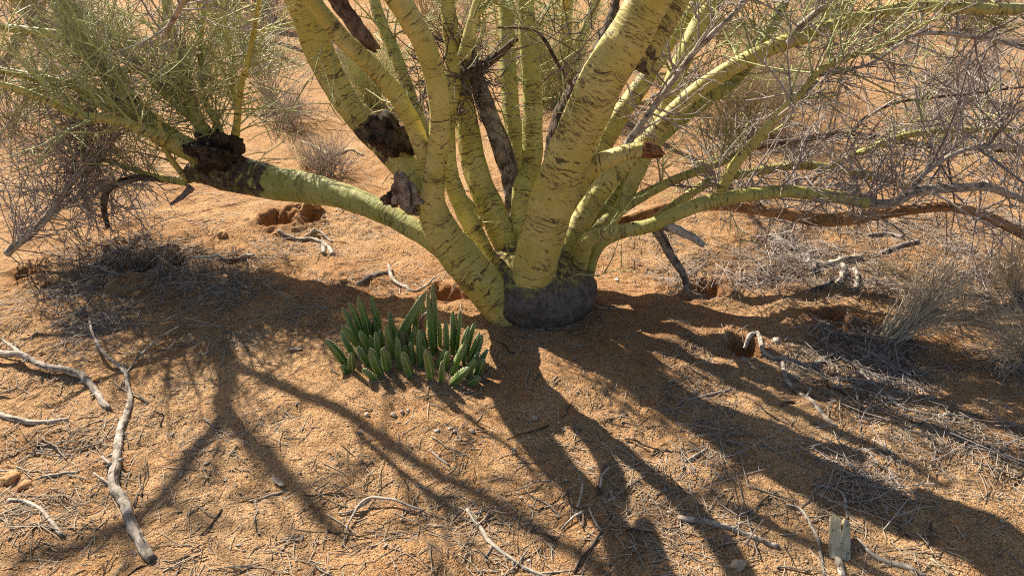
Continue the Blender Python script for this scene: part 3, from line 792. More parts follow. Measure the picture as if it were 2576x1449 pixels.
# --- twig masses
for (o, P, n, kw) in [
    (T_, PT1, 34, dict(t=(.25, 1), up=.25, fwd=.3, bias=(0, .7, 0))), (T_, PT1a, 20, dict(t=(.1, 1), up=.2, bias=(0, .6, 0))), (T_, PT1b, 30, dict(t=(.1, 1), up=.15)),
    (T_, PT1c, 24, dict(t=(.05, 1), up=.2)), (T_, PT1d, 28, dict(t=(0, 1), up=.1)), (T_, PT2, 30, dict(t=(.15, 1))), (T_, PT2b, 36, dict(t=(.1, 1))),
    (T_, PT3, 38, dict(t=(.05, 1), L=(.12, .35))), (T_, PT4, 34, dict(t=(.08, 1), L=(.12, .32))), (T_, PT4b, 30, dict(t=(.05, 1), L=(.12, .32))),
    (T_, PT5, 10, dict(t=(.2, 1), L=(.1, .3))), (T_, PT5b, 20, dict(t=(.2, 1), L=(.1, .3))),
    (K, PK, 50, dict(t=(.45, 1), up=.25, bias=(0, .9, 0), L=(.12, .4))), (K2, PK2, 40, dict(t=(.55, 1), up=.3)), (K3, PK3, 34, dict(t=(.55, 1))), (O_, PO3, 16, dict(t=(.5, 1), up=.25, bias=(.2, .6, 0))),
    (P_, PP2, 22, dict(t=(.1, 1), L=(.1, .3))), (H, PH_, 14, dict(t=(.45, 1), L=(.1, .3))), (I_, PI_, 16, dict(t=(.4, 1), L=(.1, .3))), (I2, PI2, 24, dict(t=(.4, 1))), (B, PB2, 14, dict(t=(.2, 1), L=(.1, .3))),
    (N_, PN, 14, dict(t=(.4, 1), L=(.1, .3)))]:
    twigs_on(o, P, n, M_GTWIG, **kw)
for (o, P, n, kw) in [
    (T_, PT9, 150, dict(t=(0, 1), up=.2, L=(.15, .5), wig=.16, r0=.003, sublen=(.04, .16))), (T_, PT8, 80, dict(t=(.05, 1), up=-.05, L=(.15, .45), wig=.16, r0=.003, bias=(-.3, 0, 0))), (T_, PT1b, 34, dict(t=(.3, 1), up=-.45, L=(.2, .5))),
    (T_, PT6, 20, dict(t=(.1, 1), up=-.15, L=(.08, .3))), (T_, PT1, 20, dict(t=(.3, 1), up=.0, bias=(0, .6, 0))), (T_, PT2b, 26, dict(t=(.2, 1), L=(.15, .45))), (T_, PT1d, 24, dict(t=(0, 1), up=-.2, L=(.2, .5))),
    (T_, PT2, 26, dict(t=(.3, 1), L=(.15, .4))), (T_, PT10, 14, dict(t=(.0, 1), L=(.1, .3))),
    (O_, PO, 40, dict(t=(.5, 1), up=.25, L=(.1, .4))), (O_, PO2, 32, dict(t=(0, 1), up=.3, L=(.12, .45))), (O_, PO3, 16, dict(t=(.4, 1), bias=(0, .5, 0), up=.1, L=(.1, .35))), (O_, PR3, 30, dict(t=(.1, 1), up=.2)),
    (P_, PP, 44, dict(t=(.35, 1), up=.3, L=(.12, .4))), (P_, PP2, 40, dict(t=(.1, 1), up=.1, L=(.12, .4))), (R_, PR, 40, dict(t=(0, 1), up=.3, L=(.15, .45))), (R_, PR2, 28, dict(t=(0, 1), up=.1, L=(.15, .45))),
    (Q_, PQ, 36, dict(t=(.4, 1), up=.2, L=(.12, .4))), (R4, PR4, 26, dict(t=(0, 1), up=.0, L=(.15, .4))), (K, PR6, 30, dict(t=(.1, 1), L=(.12, .35))), (K, PR5, 16, dict(t=(.1, 1), L=(.1, .3))),
    (K, PK, 22, dict(t=(.5, 1), up=-.2, bias=(0, .8, 0), L=(.12, .35))), (N_, PN, 26, dict(t=(.3, 1), L=(.12, .35))), (K3, PK3, 18, dict(t=(.4, .9), L=(.12, .35)))]:
    twigs_on(o, P, n, M_DTWIG, **kw)

for (o, P, n, t, b_) in [(T_, PT1, 9, (.15, .8), (-.3, -.7, .3)), (T_, PT1c, 14, (.0, .9), (.1, -.7, .2)), (T_, PT2, 10, (.1, .8), (0, -.7, .3)), (T_, PT1b, 12, (.1, .9), (-.2, -.6, .1)), (K, PK, 8, (.55, .75), (.3, .3, .9)), (O_, PO3, 4, (.6, 1), (.3, .2, .4))]:
    twigs_on(o, P, n, M_GTWIG, t=t, bias=b_, out=.7, L=(.2, .5), r0=.0050, sub=5, sublen=(.08, .24), thorns=5, vary=(.55, 1.0))

# dark snag of dead spiny twigs caught between the limbs
def snag():
    rg = np.random.default_rng(77); tw = Twigs(rg)
    c = at(1165, 185, 2.98)
    st = c + rg.normal(0, 1, (90, 3)) * np.array([.06, .05, .055])
    tw.grow(st, norm(rg.normal(0, 1, (90, 3))), rg.uniform(.08, .2, 90), r0=.0026, sub=3, thorns=3, wig=.2)
    c = at(1480, 75, 2.75)
    st = c + rg.normal(0, 1, (16, 3)) * np.array([.06, .05, .05])
    tw.grow(st, norm(rg.normal(0, 1, (16, 3))), rg.uniform(.1, .25, 16), r0=.0026, sub=4, thorns=4, wig=.15)
    link('snagged_twigs', tw.mb.mesh('snagged_twigs', M_DKTWIG), parent=tree, kind='stuff')
    tw = Twigs(rg)
    st = np.array([at(810, 110, 2.60), at(835, 120, 2.58), at(1215, 560, 2.66), at(1520, 580, 2.62), at(1450, 690, 2.6), at(775, 205, 2.75), at(1440, 320, 2.5), at(1830, 520, 2.62), at(640, 420, 3.1)])
    d = np.array([[-.2, -.2, -1], [.1, -.3, -.8], [.7, -.5, .3], [.3, -.3, .5], [.8, -.5, .2], [-.6, -.2, -.8], [-.2, -.3, .9], [.4, -.4, -.7], [.5, -.4, .5]])
    tw.grow(st, d, rg.uniform(.12, .26, len(st)), r0=.0028, sub=5, thorns=4)
    link('loose_shoots', tw.mb.mesh('loose_shoots', M_GTWIG), parent=tree, kind='stuff')
snag()

# ------------------------------------------------------------------ the succulent clump
SUC = [  # base x, base y, tip x, tip y, width, tone  (survey grid of the clump)
    (310, 740, 140, 555, 70, 0), (300, 800, 258, 742, 52, 0), (335, 790, 325, 648, 56, 0), (365, 690, 245, 503, 62, 0), (410, 610, 258, 448, 60, 0), (400, 580, 274, 308, 52, 0),
    (435, 560, 340, 268, 52, 0), (465, 560, 408, 224, 58, 0), (550, 520, 494, 214, 50, 0), (470, 745, 374, 608, 70, 0), (562, 822, 464, 628, 74, 0), (525, 852, 424, 784, 66, 0),
    (612, 792, 575, 606, 70, 0), (468, 650, 404, 478, 60, 0), (505, 650, 474, 522, 50, 0), (548, 700, 515, 498, 54, 0), (662, 690, 590, 448, 64, 0), (702, 772, 685, 538, 60, 0),
    (665, 600, 862, 184, 76, .08), (748, 640, 718, 476, 64, .45), (788, 832, 718, 656, 66, 0), (802, 730, 780, 560, 46, 0), (852, 755, 836, 478, 46, 0), (905, 670, 864, 478, 60, .1),
    (948, 660, 905, 198, 58, .05), (968, 640, 940, 118, 54, 0), (935, 852, 905, 612, 68, .1), (975, 760, 1042, 628, 50, 0), (1012, 872, 1020, 718, 58, 0), (1050, 700, 1056, 402, 54, .1),
    (1098, 660, 1112, 342, 50, 0), (1130, 650, 1146, 336, 42, 0), (1085, 812, 1182, 572, 56, 0), (1160, 700, 1212, 452, 54, 0), (1200, 660, 1256, 408, 50, 0), (1085, 882, 1218, 758, 70, 0),
    (1190, 832, 1262, 698, 58, 0), (1222, 710, 1298, 508, 46, 0), (1250, 730, 1328, 522, 46, 0), (1262, 770, 1366, 632, 60, 0), (1228, 782, 1296, 640, 48, 0), (1272, 822, 1332, 700, 66, 0),
    (1210, 882, 1302, 828, 58, 0), (330, 500, 318, 346, 38, 0), (640, 520, 630, 338, 46, 0), (655, 560, 646, 388, 42, 0), (515, 540, 500, 392, 46, 0), (765, 540, 772, 338, 42, 0),
    (800, 560, 842, 324, 50, 0), (835, 540, 828, 390, 46, .35), (880, 560, 890, 238, 36, .1), (1000, 600, 1006, 398, 40, 0), (700, 560, 660, 446, 44, 0), (560, 640, 552, 468, 46, 0),
    (770, 640, 812, 448, 50, 0), (620, 640, 612, 520, 44, 0), (870, 740, 870, 600, 44, 0), (1040, 780, 1050, 640, 50, 0), (740, 720, 745, 590, 44, 0), (470, 560, 468, 390, 44, 0),
    (1180, 740, 1190, 560, 44, 0), (1120, 760, 1150, 620, 44, 0)]
SX = lambda x: 772.8 + x * .3333
SY = lambda y: 669.8 + y * .3333
clump = link('stapelia_clump', None, label='clump of upright green ribbed succulent stems growing in front of the trunk', cat='succulent', loc=gp(SX(760), SY(740)))

def stem_mesh(L, r, bend, seed):
    rg = np.random.default_rng(seed)
    nt = max(6, int(L / .0105)); n = nt * 2 + 1
    t = np.linspace(0, 1, n)
    prof = np.interp(t, [0, .06, .2, .55, .8, .93, 1.0], [.55, .8, .98, 1.0, .86, .58, .16])
    sides = 16; th = np.arange(sides) / sides * 2 * np.pi
    ph = (np.arange(sides) % 4)                      # 0 = ridge
    shape = np.array([1.0, .64, .50, .64])[ph]
    tooth = np.where(np.arange(n) % 2 == 1, 1.26, .86)
    bx, by = bend
    twist = rg.uniform(-.5, .5)
    V = np.zeros((n, sides, 3)); edge = np.zeros((n, sides)); al = np.repeat(t[:, None], sides, 1)
    for a in range(n):
        k = np.where(ph == 0, shape * tooth[a], shape)
        rr = r * prof[a] * k
        ang = th + twist * t[a]
        V[a, :, 0] = rr * np.cos(ang) + bx * L * (t[a] ** 2 - .0 * t[a]) + .006 * L * math.sin(7 * t[a] + seed)
        V[a, :, 1] = rr * np.sin(ang) + by * L * t[a] ** 2
        V[a, :, 2] = L * t[a]
        edge[a] = np.where(ph == 0, np.where(a % 2 == 1, 1.0, .82), 0)
    i = (np.arange(n - 1) * sides)[:, None]; j = np.arange(sides)[None]; j2 = (j + 1) % sides
    q = np.stack([i + j, i + j2, i + sides + j2, i + sides + j], -1).reshape(-1, 4)
    top = V[-1].mean(0) + [0, 0, r * .12]
    mb = MB()
    tri = np.stack([(n - 1) * sides + np.arange(sides), (n - 1) * sides + (np.arange(sides) + 1) % sides, np.full(sides, n * sides)], -1)
    mb.add(np.vstack([V.reshape(-1, 3), top]), q, tri, edge=np.append(edge.ravel(), .6), along=np.append(al.ravel(), 1.0))
    return mb.mesh('stem', M_SUCC)

from mathutils import Vector, Quaternion
for k, (bx, by, tx, ty, w, tone) in enumerate(SUC):
    base = gp(SX(bx), SY(by)); base[2] -= .008
    ln = (tx - bx) / 300.0
    rg = np.random.default_rng(400 + k)
    tip = at(SX(tx), SY(ty), base[1] + rg.uniform(-.015, .02) - .02 * (by > 760))
    v = tip - base; L = float(np.linalg.norm(v))
    r = float(pxm(w * .3333, base)) / 2 * .95
    me = stem_mesh(L, r, (rg.uniform(-.06, .06), rg.uniform(-.05, .05)), 500 + k)
    o = bpy.data.objects.new('stem', me); COL.objects.link(o)
    o.parent = clump
    o.location = base - np.array(clump.location)
    q = Vector((0, 0, 1)).rotation_difference(Vector(v / L))
    o.rotation_mode = 'QUATERNION'
    o.rotation_quaternion = q @ Quaternion((0, 0, 1), rg.uniform(0, math.pi / 2))
    o['tone'] = float(tone)
    if tone > .3: o['label'] = 'reddish brown stem'
# withered, curled pink stem
Pw, sw = resample(np.array([[*at(SX(868), SY(480), gp(SX(870), SY(600))[1]), .010], [*at(SX(862), SY(420), gp(SX(870), SY(600))[1] - .01), .010],
                            [*at(SX(885), SY(370), gp(SX(870), SY(600))[1] - .015), .007], [*at(SX(938), SY(336), gp(SX(870), SY(600))[1] - .02), .0025]]), .006)
base = gp(SX(868), SY(600)); Pw = np.vstack([[*base, .009], Pw])
mb = MB(); tube(mb, Pw[:, :3], Pw[:, 3], 8, .18, 9)
mb.at['edge'] = [(0, np.linspace(0, .8, mb.n))]; mb.at['along'] = [(0, np.linspace(0, 1, mb.n))]
o = link('stem', mb.mesh('stem', M_SUCC), parent=clump, label='withered curled pink stem'); o['tone'] = 1.0

# ------------------------------------------------------------------ fallen branches lying on the sand
def ground_path(pts, step=.012, sink=.3):
    rows = []
    for q in pts:
        px, py, w = q[:3]; lift = q[3] if len(q) > 3 else 0
        p = gp(px, py); r = pxm(w, p) / 2 * .80
        rows.append([p[0], p[1], p[2] + lift, r, lift])
    C, s = resample(np.array(rows), step)
    C[:, 2] = height(C[:, 0], C[:, 1]) + C[:, 3] * sink + np.maximum(C[:, 4], 0)
    k = 5                                   # stiff wood bridges small dents
    pad = np.pad(C[:, 2], (k, k), 'edge')
    C[:, 2] = np.maximum(C[:, 2], np.convolve(pad, np.ones(2 * k + 1) / (2 * k + 1), 'valid'))
    return C

def fallen(label, main, forks=(), mat=M_DEAD, name='fallen_branch', cat='branch', group=None, rough=.17, thorns=0, rag=.006):
    _seed[0] += 1
    C = ground_path(main)
    base = C[len(C) // 2, :3].copy(); base[2] -= C[len(C) // 2, 3] * .5
    nubs = []
    def one(C, rag_):
        mb = MB()
        tube(mb, C[:, :3], C[:, 3], int(np.clip(C[:, 3].max() * 6.3 / .005, 7, 24)), rough, _seed[0], s0=_seed[0] * .7, rag=rag_)
        rg = np.random.default_rng(_seed[0] + 40)
        for q in range(min(8, int(len(C) * .012 / .09))):            # broken nubs
            i0 = int(rg.uniform(.1, .95) * (len(C) - 2)); r_ = C[i0, 3]
            t_ = norm(C[i0 + 1, :3] - C[i0, :3]); d_ = norm(np.cross(t_, [0, 0, 1.0]) * rg.choice([-1, 1]) + t_ * rg.uniform(.2, .9) + np.array([0, 0, rg.uniform(0, .8)]))
            L_ = r_ * rg.uniform(1.5, 2.8)
            nb = MB(); tube(nb, C[i0, :3] + d_ * np.linspace(0, L_, 4)[:, None], r_ * np.array([.55, .42, .34, .22]), 6, .15, _seed[0] + q)
            nubs.append(nb)
        return mb
    mb = one(C, rag)
    side = []
    for f in forks:
        _seed[0] += 1
        side.append(one(ground_path(f), .003))
    if side or nubs:
        root = link(name, None, label=label, cat=cat, group=group, loc=base)
        link('stem', mb.mesh('stem', mat), parent=root)
        for m_ in side: link('side_branch', m_.mesh('side_branch', mat), parent=root)
        for m_ in nubs: link('broken_nub', m_.mesh('broken_nub', mat), parent=root)
        return root
    mb.v[0] = mb.v[0] - base
    return link(name, mb.mesh(name, mat), label=label, cat=cat, group=group, loc=base)

def c5(l): return [(x * .5019, 721.3 + y * .5019, *r) for (x, y, *r) in l]
def c7(l): return [(858.7 + x * .3479, 944.5 + y * .3479, *r) for (x, y, *r) in l]
def c8(l): return [(1717.3 + x * .5255, 686.9 + y * .5255, *r) for (x, y, *r) in l]
def c1(l): return [(x * .4978, y * .4978, *r) for (x, y, *r) in l]
def c6(l): return [(772.8 + x * .3333, 669.8 + y * .3333, *r) for (x, y, *r) in l]

fallen('long weathered grey branch with a forked thin end lying on open sand',
       c5([(622, 392, 11), (632, 450, 13), (645, 520, 15), (655, 575, 18), (632, 650, 21), (605, 720, 24), (595, 800, 27), (582, 900, 29), (570, 970, 31), (582, 1030, 33), (625, 1085, 33), (650, 1165, 34), (690, 1255, 34), (735, 1335, 33), (768, 1372, 30)]),
       [c5([(462, 212, 5, .05), (478, 285, 8, .04), (530, 368, 11, .03), (598, 412, 12, .012), (640, 445, 13)]), c5([(632, 440, 7), (760, 325, 7, .02), (880, 242, 5, .025), (1000, 172, 3, .02)]),
        c5([(562, 905, 12, .005), (540, 890, 11, .012), (518, 876, 9, .016)]), c5([(558, 1000, 9), (515, 975, 8, .008), (474, 948, 6, .012)])])
fallen('thick bent grey branch beside the long forked one',
       c5([(-30, 372, 22, .03), (60, 378, 21, .03), (140, 390, 21, .03), (225, 425, 22, .02), (330, 438, 22, .015), (420, 462, 22, .005), (480, 530, 22), (520, 590, 21), (548, 620, 19)]),
       [c5([(-20, 300, 6, .05), (50, 335, 9, .045), (135, 390, 13, .03)])])
fallen('low curved grey branch half buried in dry litter', c5([(-20, 635, 16), (50, 662, 18), (150, 685, 18), (250, 682, 17), (345, 668, 12)]))
fallen('short curved grey stick near the cut end of the long branch', c5([(42, 1072, 12), (130, 1082, 13), (205, 1118, 14), (262, 1185, 14), (312, 1252, 13)]))
fallen('short straight grey stick beside orange clods', c5([(178, 966, 7), (240, 948, 9), (310, 938, 10), (395, 930, 9)]))
fallen('thin grey stick with a hooked end right of the forked branch', c5([(1248, 1074, 5), (1310, 1062, 7), (1380, 1040, 7), (1440, 1018, 5)]))
fallen('dark short stick leaning toward the forked branch', c5([(1000, 1252, 6), (1060, 1190, 8), (1112, 1118, 6)]), mat=M_DARKWOOD)
fallen('dark thin stick at the foot of the long branch', c5([(640, 1449, 6), (700, 1405, 8), (740, 1395, 6)]), mat=M_DARKWOOD)
fallen('grey knotty branch with a cut pale tip pointing at the succulent',
       c7([(908, 972, 12), (960, 1050, 13), (1010, 1115, 14), (1070, 1200, 15), (1130, 1255, 14), (1215, 1315, 13), (1300, 1382, 12), (1430, 1442, 11), (1540, 1470, 8)]),
       [c7([(1085, 1235, 9), (1075, 1270, 8), (1035, 1318, 6)]), c7([(1235, 1335, 8), (1250, 1400, 5)])])
fallen('slender arched grey branch with a drooping fork',
       c7([(604, 994, 6, .004), (480, 962, 7, .012), (340, 932, 8, .02), (205, 928, 9, .02), (120, 985, 8, .015), (50, 1100, 7, .008), (8, 1245, 5)]),
       [c7([(215, 930, 7, .015), (110, 985, 7, .008), (-20, 1005, 6)])])
fallen('thin grey stick with dry flaking tip', c7([(640, 530, 5), (700, 595, 7), (785, 655, 5)]))
fallen('thin pale stick among litter near bottom edge', c7([(845, 1288, 4), (930, 1350, 4), (1020, 1440, 4)]), mat=M_PALEWOOD)
for kk, pts in enumerate([[(1630, 870, 6, .02), (1660, 980, 7, .02), (1740, 1010, 8, .012), (1750, 1110, 7)], [(1870, 840, 7, .015), (1890, 750, 8, .02), (1985, 660, 6, .02)], [(1690, 1020, 7), (1720, 930, 7, .015), (1740, 840, 6, .02), (1735, 750, 5, .015)],
                          [(1900, 670, 9, .012), (1880, 760, 10, .012), (1845, 880, 9, .005)], [(1790, 990, 6, .015), (1830, 1070, 6, .01), (1890, 1140, 5)], [(1590, 1130, 7, .0), (1650, 1070, 8, .01), (1760, 1010, 8, .015)],
                          [(1880, 1130, 8), (1800, 1260, 9, .005), (1720, 1350, 10, .005), (1680, 1440, 9)], [(1400, 1430, 6), (1550, 1425, 6), (1690, 1410, 5)]]):
    fallen('grey twig in the loose pile of sticks between shadow bands', c7(pts), name='dry_stick', cat='stick', group='loose pile of sticks', mat=M_DEAD if kk % 3 else M_DARKWOOD)
fallen('long forked grey branch in streaky shade right of the trunk',
       c8([(300, 322, 14), (345, 350, 15), (400, 392, 15), (470, 415, 14), (540, 425, 13), (600, 450, 12), (655, 428, 13), (700, 400, 12), (755, 378, 9)]),
       [c8([(740, 398, 9), (830, 450, 11), (900, 512, 13), (960, 572, 13), (1010, 622, 12), (1100, 660, 11), (1250, 680, 10), (1410, 682, 7)]), c8([(1070, 745, 6), (1150, 712, 7), (1250, 685, 7)])])
fallen('lichen blotched grey branch bending down from the forked branch', c8([(478, 430, 13), (486, 480, 15), (500, 525, 14), (560, 582, 14), (640, 642, 13), (690, 702, 12), (742, 738, 8)]), [c8([(590, 600, 7), (612, 565, 6, .015)]), c8([(700, 735, 6), (632, 744, 5)])])
fallen('thick dark grey branch with peeling bark and knotty end', c8([(-20, 1172, 16), (40, 1185, 19), (110, 1192, 20), (200, 1212, 20), (240, 1222, 18), (320, 1258, 15), (400, 1288, 15), (455, 1312, 16)]), [c8([(240, 1225, 8), (300, 1190, 6), (370, 1160, 4)])])
fallen('thin curving grey branch lying in the trunk shadow', c8([(495, 1108, 10), (555, 1128, 12), (590, 1165, 11), (620, 1220, 11), (650, 1290, 11), (662, 1360, 10), (678, 1460, 8)]))
fallen('grey branch running off beside the splintered block', c8([(838, 1272, 9), (890, 1335, 15), (950, 1378, 18), (1050, 1402, 18), (1160, 1460, 18)]))
fallen('upright short stub beside sunlit hollow', c8([(1172, 1312, 8), (1178, 1262, 8, .012), (1182, 1215, 6, .016)]), mat=M_DARKWOOD)
fallen('pale stick at the lower edge right of the block', c8([(1188, 1366, 10), (1230, 1400, 9), (1290, 1455, 8)]), mat=M_PALEWOOD)
fallen('pale short stick on the sunlit edge of a shadow', c8([(908, 798, 7), (960, 830, 8), (1022, 872, 7)]))
fallen('small forked stick standing in the sunlit patch', c8([(738, 1040, 5), (770, 1080, 8, .01), (778, 1130, 9, .006), (788, 1180, 6)]))
fallen('grey stick crossing into the dark shade', c8([(5, 905, 7), (60, 878, 8), (118, 838, 6)]))
fallen('grey stick lying in deep trunk shade', c8([(30, 608, 7), (130, 585, 8), (232, 556, 6)]))
fallen('small hooked dark stick on bright sand', c8([(470, 640, 6), (495, 620, 8), (535, 622, 6)]), mat=M_DARKWOOD)
fallen('dark gnarled stick under the leaning limb', c6([(370, 138, 12), (440, 118, 20), (520, 80, 18), (622, 55, 14)]), mat=M_ROUGH)
fallen('pale forked stick behind the succulent', c6([(618, 20, 10, .02), (640, 100, 12, .01), (715, 158, 11), (800, 190, 9), (905, 165, 7, .01), (1000, 100, 4, .02)]), [c6([(790, 135, 3), (860, 150, 4), (960, 150, 3, .01)])])
fallen('bleached pale wavy branch on the far open sand', [(757, 358, 8), (797, 374, 10), (821, 388, 12), (845, 390, 11), (880, 378, 8), (915, 392, 6)], mat=M_PALEWOOD)
fallen('knobbly grey root piece beside the burrow', [(700, 590, 9), (745, 602, 12), (790, 606, 14), (822, 620, 13), (838, 642, 14)], [[(770, 602, 8, .01), (805, 590, 9, .012), (835, 610, 8)], [(812, 618, 10), (815, 640, 13)]])
fallen('dead stick lying over the burrow mouth', c1([(940, 1345, 5, .02), (1050, 1318, 8, .015), (1180, 1308, 10, .01), (1290, 1300, 7, .01)]))
fallen('bent grey stem resting before the large burrow', c1([(280, 1330, 4, .02), (400, 1340, 6, .02), (520, 1368, 7, .01), (632, 1395, 5)]))
fallen('curved dark root on the far sand by the dead bush', c1([(1260, 578, 10), (1330, 590, 12), (1400, 572, 13), (1420, 545, 8)]), mat=M_DARKWOOD)
for kk, (pts, w) in enumerate([([(1935, 598), (1985, 622), (2030, 650), (2052, 690)], 26), ([(2030, 662), (2080, 668), (2125, 655), (2165, 650)], 22), ([(2120, 672), (2120, 690), (2108, 715)], 20),
                               ([(2040, 735), (2090, 712), (2130, 690)], 16), ([(2150, 735), (2156, 705), (2150, 680)], 16), ([(2215, 640), (2260, 622), (2310, 610)], 16), ([(2270, 600), (2230, 590), (2180, 596)], 14)]):
    fallen('gnarled grey log in the shaded heap of dead wood', [(x, y, w) for x, y in pts], name='dead_log', cat='log', group='heap of dead wood in the shade', mat=M_DEAD if kk in (1, 2, 4) else M_ROUGH, rough=.2)

# splintered pale block standing near the lower right
def block():
    p = gp(*c8([(748, 1345, 0)])[0][:2]); mb = MB()
    w = pxm(50, p); hgt = .095; d = .026
    nu = 13
    xs = np.linspace(-w / 2, w / 2, nu)
    top = hgt * (1 + .04 * np.random.default_rng(4).uniform(-1, 1, nu) - .12 * np.linspace(0, 1, nu)); top[6] *= .6; top[7] *= .72; top[0] *= .93; top[-1] *= .8
    V = []
    for yy in (-d / 2, d / 2):
        bow = .006 * (1 - (xs / (w / 2)) ** 2) * (-1 if yy < 0 else 1)
        for f in (0, .35, .7, 1.0):
            V.append(np.stack([xs * (1 - .06 * f), yy + bow + .003 * perlin(xs * 90, xs * 0 + f * 4, 61), top * f - .015 * (1 - f)], 1))
    V = np.vstack(V); R_ = 4; half = R_ * nu
    q = []
    for r_ in range(R_ - 1):
        for c_ in range(nu - 1):
            a = r_ * nu + c_
            q.append([a, a + 1, a + nu + 1, a + nu]); q.append([half + a + 1, half + a, half + a + nu, half + a + nu + 1])
    for c_ in range(nu - 1):
        a = (R_ - 1) * nu + c_; q.append([a, a + 1, half + a + 1, half + a])
        a = c_; q.append([a + 1, a, half + a, half + a + 1])
    for r_ in range(R_ - 1):
        a = r_ * nu; q.append([a, a + nu, half + a + nu, half + a]); a += nu - 1; q.append([a + nu, a, half + a, half + a + nu])
    rz = math.radians(-14)
    Rz = np.array([[math.cos(rz), -math.sin(rz), 0], [math.sin(rz), math.cos(rz), 0], [0, 0, 1]]); tl = math.radians(52)
    Rx = np.array([[1, 0, 0], [0, math.cos(tl), math.sin(tl)], [0, -math.sin(tl), math.cos(tl)]])
    mb.add(V @ (Rz @ Rx).T, np.array(q), None, barkco=V[:, [0, 1, 2]])
    link('wood_block', mb.mesh('wood_block', M_PALEWOOD, False), label='pale splintered block of wood standing in the litter', cat='wood block', loc=p)
block()
fallen('thick grey stub in front of the pale splintered block', c8([(740, 1372, 20), (752, 1402, 22), (765, 1460, 24)]), name='wood_stub', cat='wood stub')

# ------------------------------------------------------------------ stones, chips, clods
def rock_mesh(name, mat, seed, flat=.6, sub=12, amp=.25, smooth=True):
    a, b = sub, max(6, sub // 2 + 1)
    TH, PH = np.meshgrid(np.linspace(0, 2 * np.pi, a, endpoint=False), np.linspace(-np.pi / 2 * .95, np.pi / 2 * .95, b))
    x = np.cos(TH) * np.cos(PH); y = np.sin(TH) * np.cos(PH); z = np.sin(PH)
    w = 1 + amp * 1.8 * perlin(x * 1.1 + seed * 3.3, y * 1.1 + z * 1.3, 70) + amp * .7 * perlin(x * 3 + seed * 2.1, y * 3 + z * 3.1, 71)
    V = np.stack([x * w, y * w * .8, z * w * flat], -1).reshape(-1, 3)
    i = (np.arange(b - 1) * a)[:, None]; j = np.arange(a)[None]; j2 = (j + 1) % a
    mb = MB(); mb.add(V, np.stack([i + j, i + j2, i + a + j2, i + a + j], -1).reshape(-1, 4), None)
    return mb.mesh(name, mat, smooth)

def drop(name, me, px, py, w, label, cat, group=None, sink=.25, rot=0, zs=1.0):
    p = gp(px, py); r = pxm(w, p) / 2
    o = link(name, me, label=label, cat=cat, group=group, loc=(p[0], p[1], p[2] + r * .5 * zs - r * sink))
    o.scale = (r, r, r * zs); o.rotation_euler = (rng.uniform(-.15, .15), rng.uniform(-.15, .15), rot)
    return o
PEB = [rock_mesh('pebble', M_PEBBLE, s_) for s_ in range(5)]
CLD = [rock_mesh('sand_clod', M_CLOD, s_ + 9, .7, 16, .4) for s_ in range(4)]
PAL = rock_mesh('pale_stone', M_PALESTONE, 3)
drop('rock', rock_mesh('rock', M_PEBBLE, 31, .8, 20, .3), 1856, 1424, 40, 'smooth yellowish rock lying among dry litter', 'rock', rot=.4)
drop('rock', rock_mesh('rock', M_PEBBLE, 37, .8, 18, .3), 1952, 862, 26, 'small tan rock by the long forked branch in shade', 'rock', rot=.2)
drop('pebble', PAL, 1551, 705, 14, 'pale egg shaped pebble on shaded sand right of the trunk', 'pebble', rot=1.3, zs=.8)
for (px, py, w) in [(25, 1205, 46), (62, 1222, 36), (352, 772, 24), (402, 880, 16), (300, 775, 18), (560, 592, 30), (800, 545, 30), (135, 705, 34), (340, 720, 26), (870, 708, 30), (468, 1222, 10), (105, 708, 20)]:
    drop('sand_clod', CLD[int(rng.integers(4))], px, py, w, 'crumbly orange lump of sand lying loose', 'sand clod', 'crumbly sand lumps', sink=.3, rot=rng.uniform(0, 6), zs=.8)
peb = [(*c6([(650, 1125, 0)])[0][:2], 18), (*c6([(715, 1100, 0)])[0][:2], 13), (*c6([(760, 1090, 0)])[0][:2], 11), (*c6([(450, 1125, 0)])[0][:2], 16), (*c6([(1720, 1150, 0)])[0][:2], 18),
       (1144, 1085, 12), (1187, 1085, 15), (1102, 1083, 12), (1137, 1077, 9), (1405, 1300, 12), (1310, 1253, 11), (2020, 1115, 10), (1840, 1080, 10), (2260, 1160, 12), (2520, 1310, 14), (1950, 1395, 9), (1320, 1036, 9)]
for q in range(46):
    peb.append((rng.uniform(500, 2550), rng.uniform(960, 1440), rng.uniform(6, 10)))
for (px, py, w) in peb:
    drop('pebble', PEB[int(rng.integers(5))], px, py, w, 'small tan pebble lying on the sand', 'pebble', 'pebbles strewn on the sand', rot=rng.uniform(0, 6))
for (px, py, w) in [(1098, 1085, 11), (1130, 1079, 8), (2072, 1128, 9), (1330, 1410, 8), (2180, 1200, 10)]:
    drop('white_pebble', PAL, px, py, w, 'chalky white pebble on the sand', 'pebble', 'white pebbles', rot=rng.uniform(0, 6))

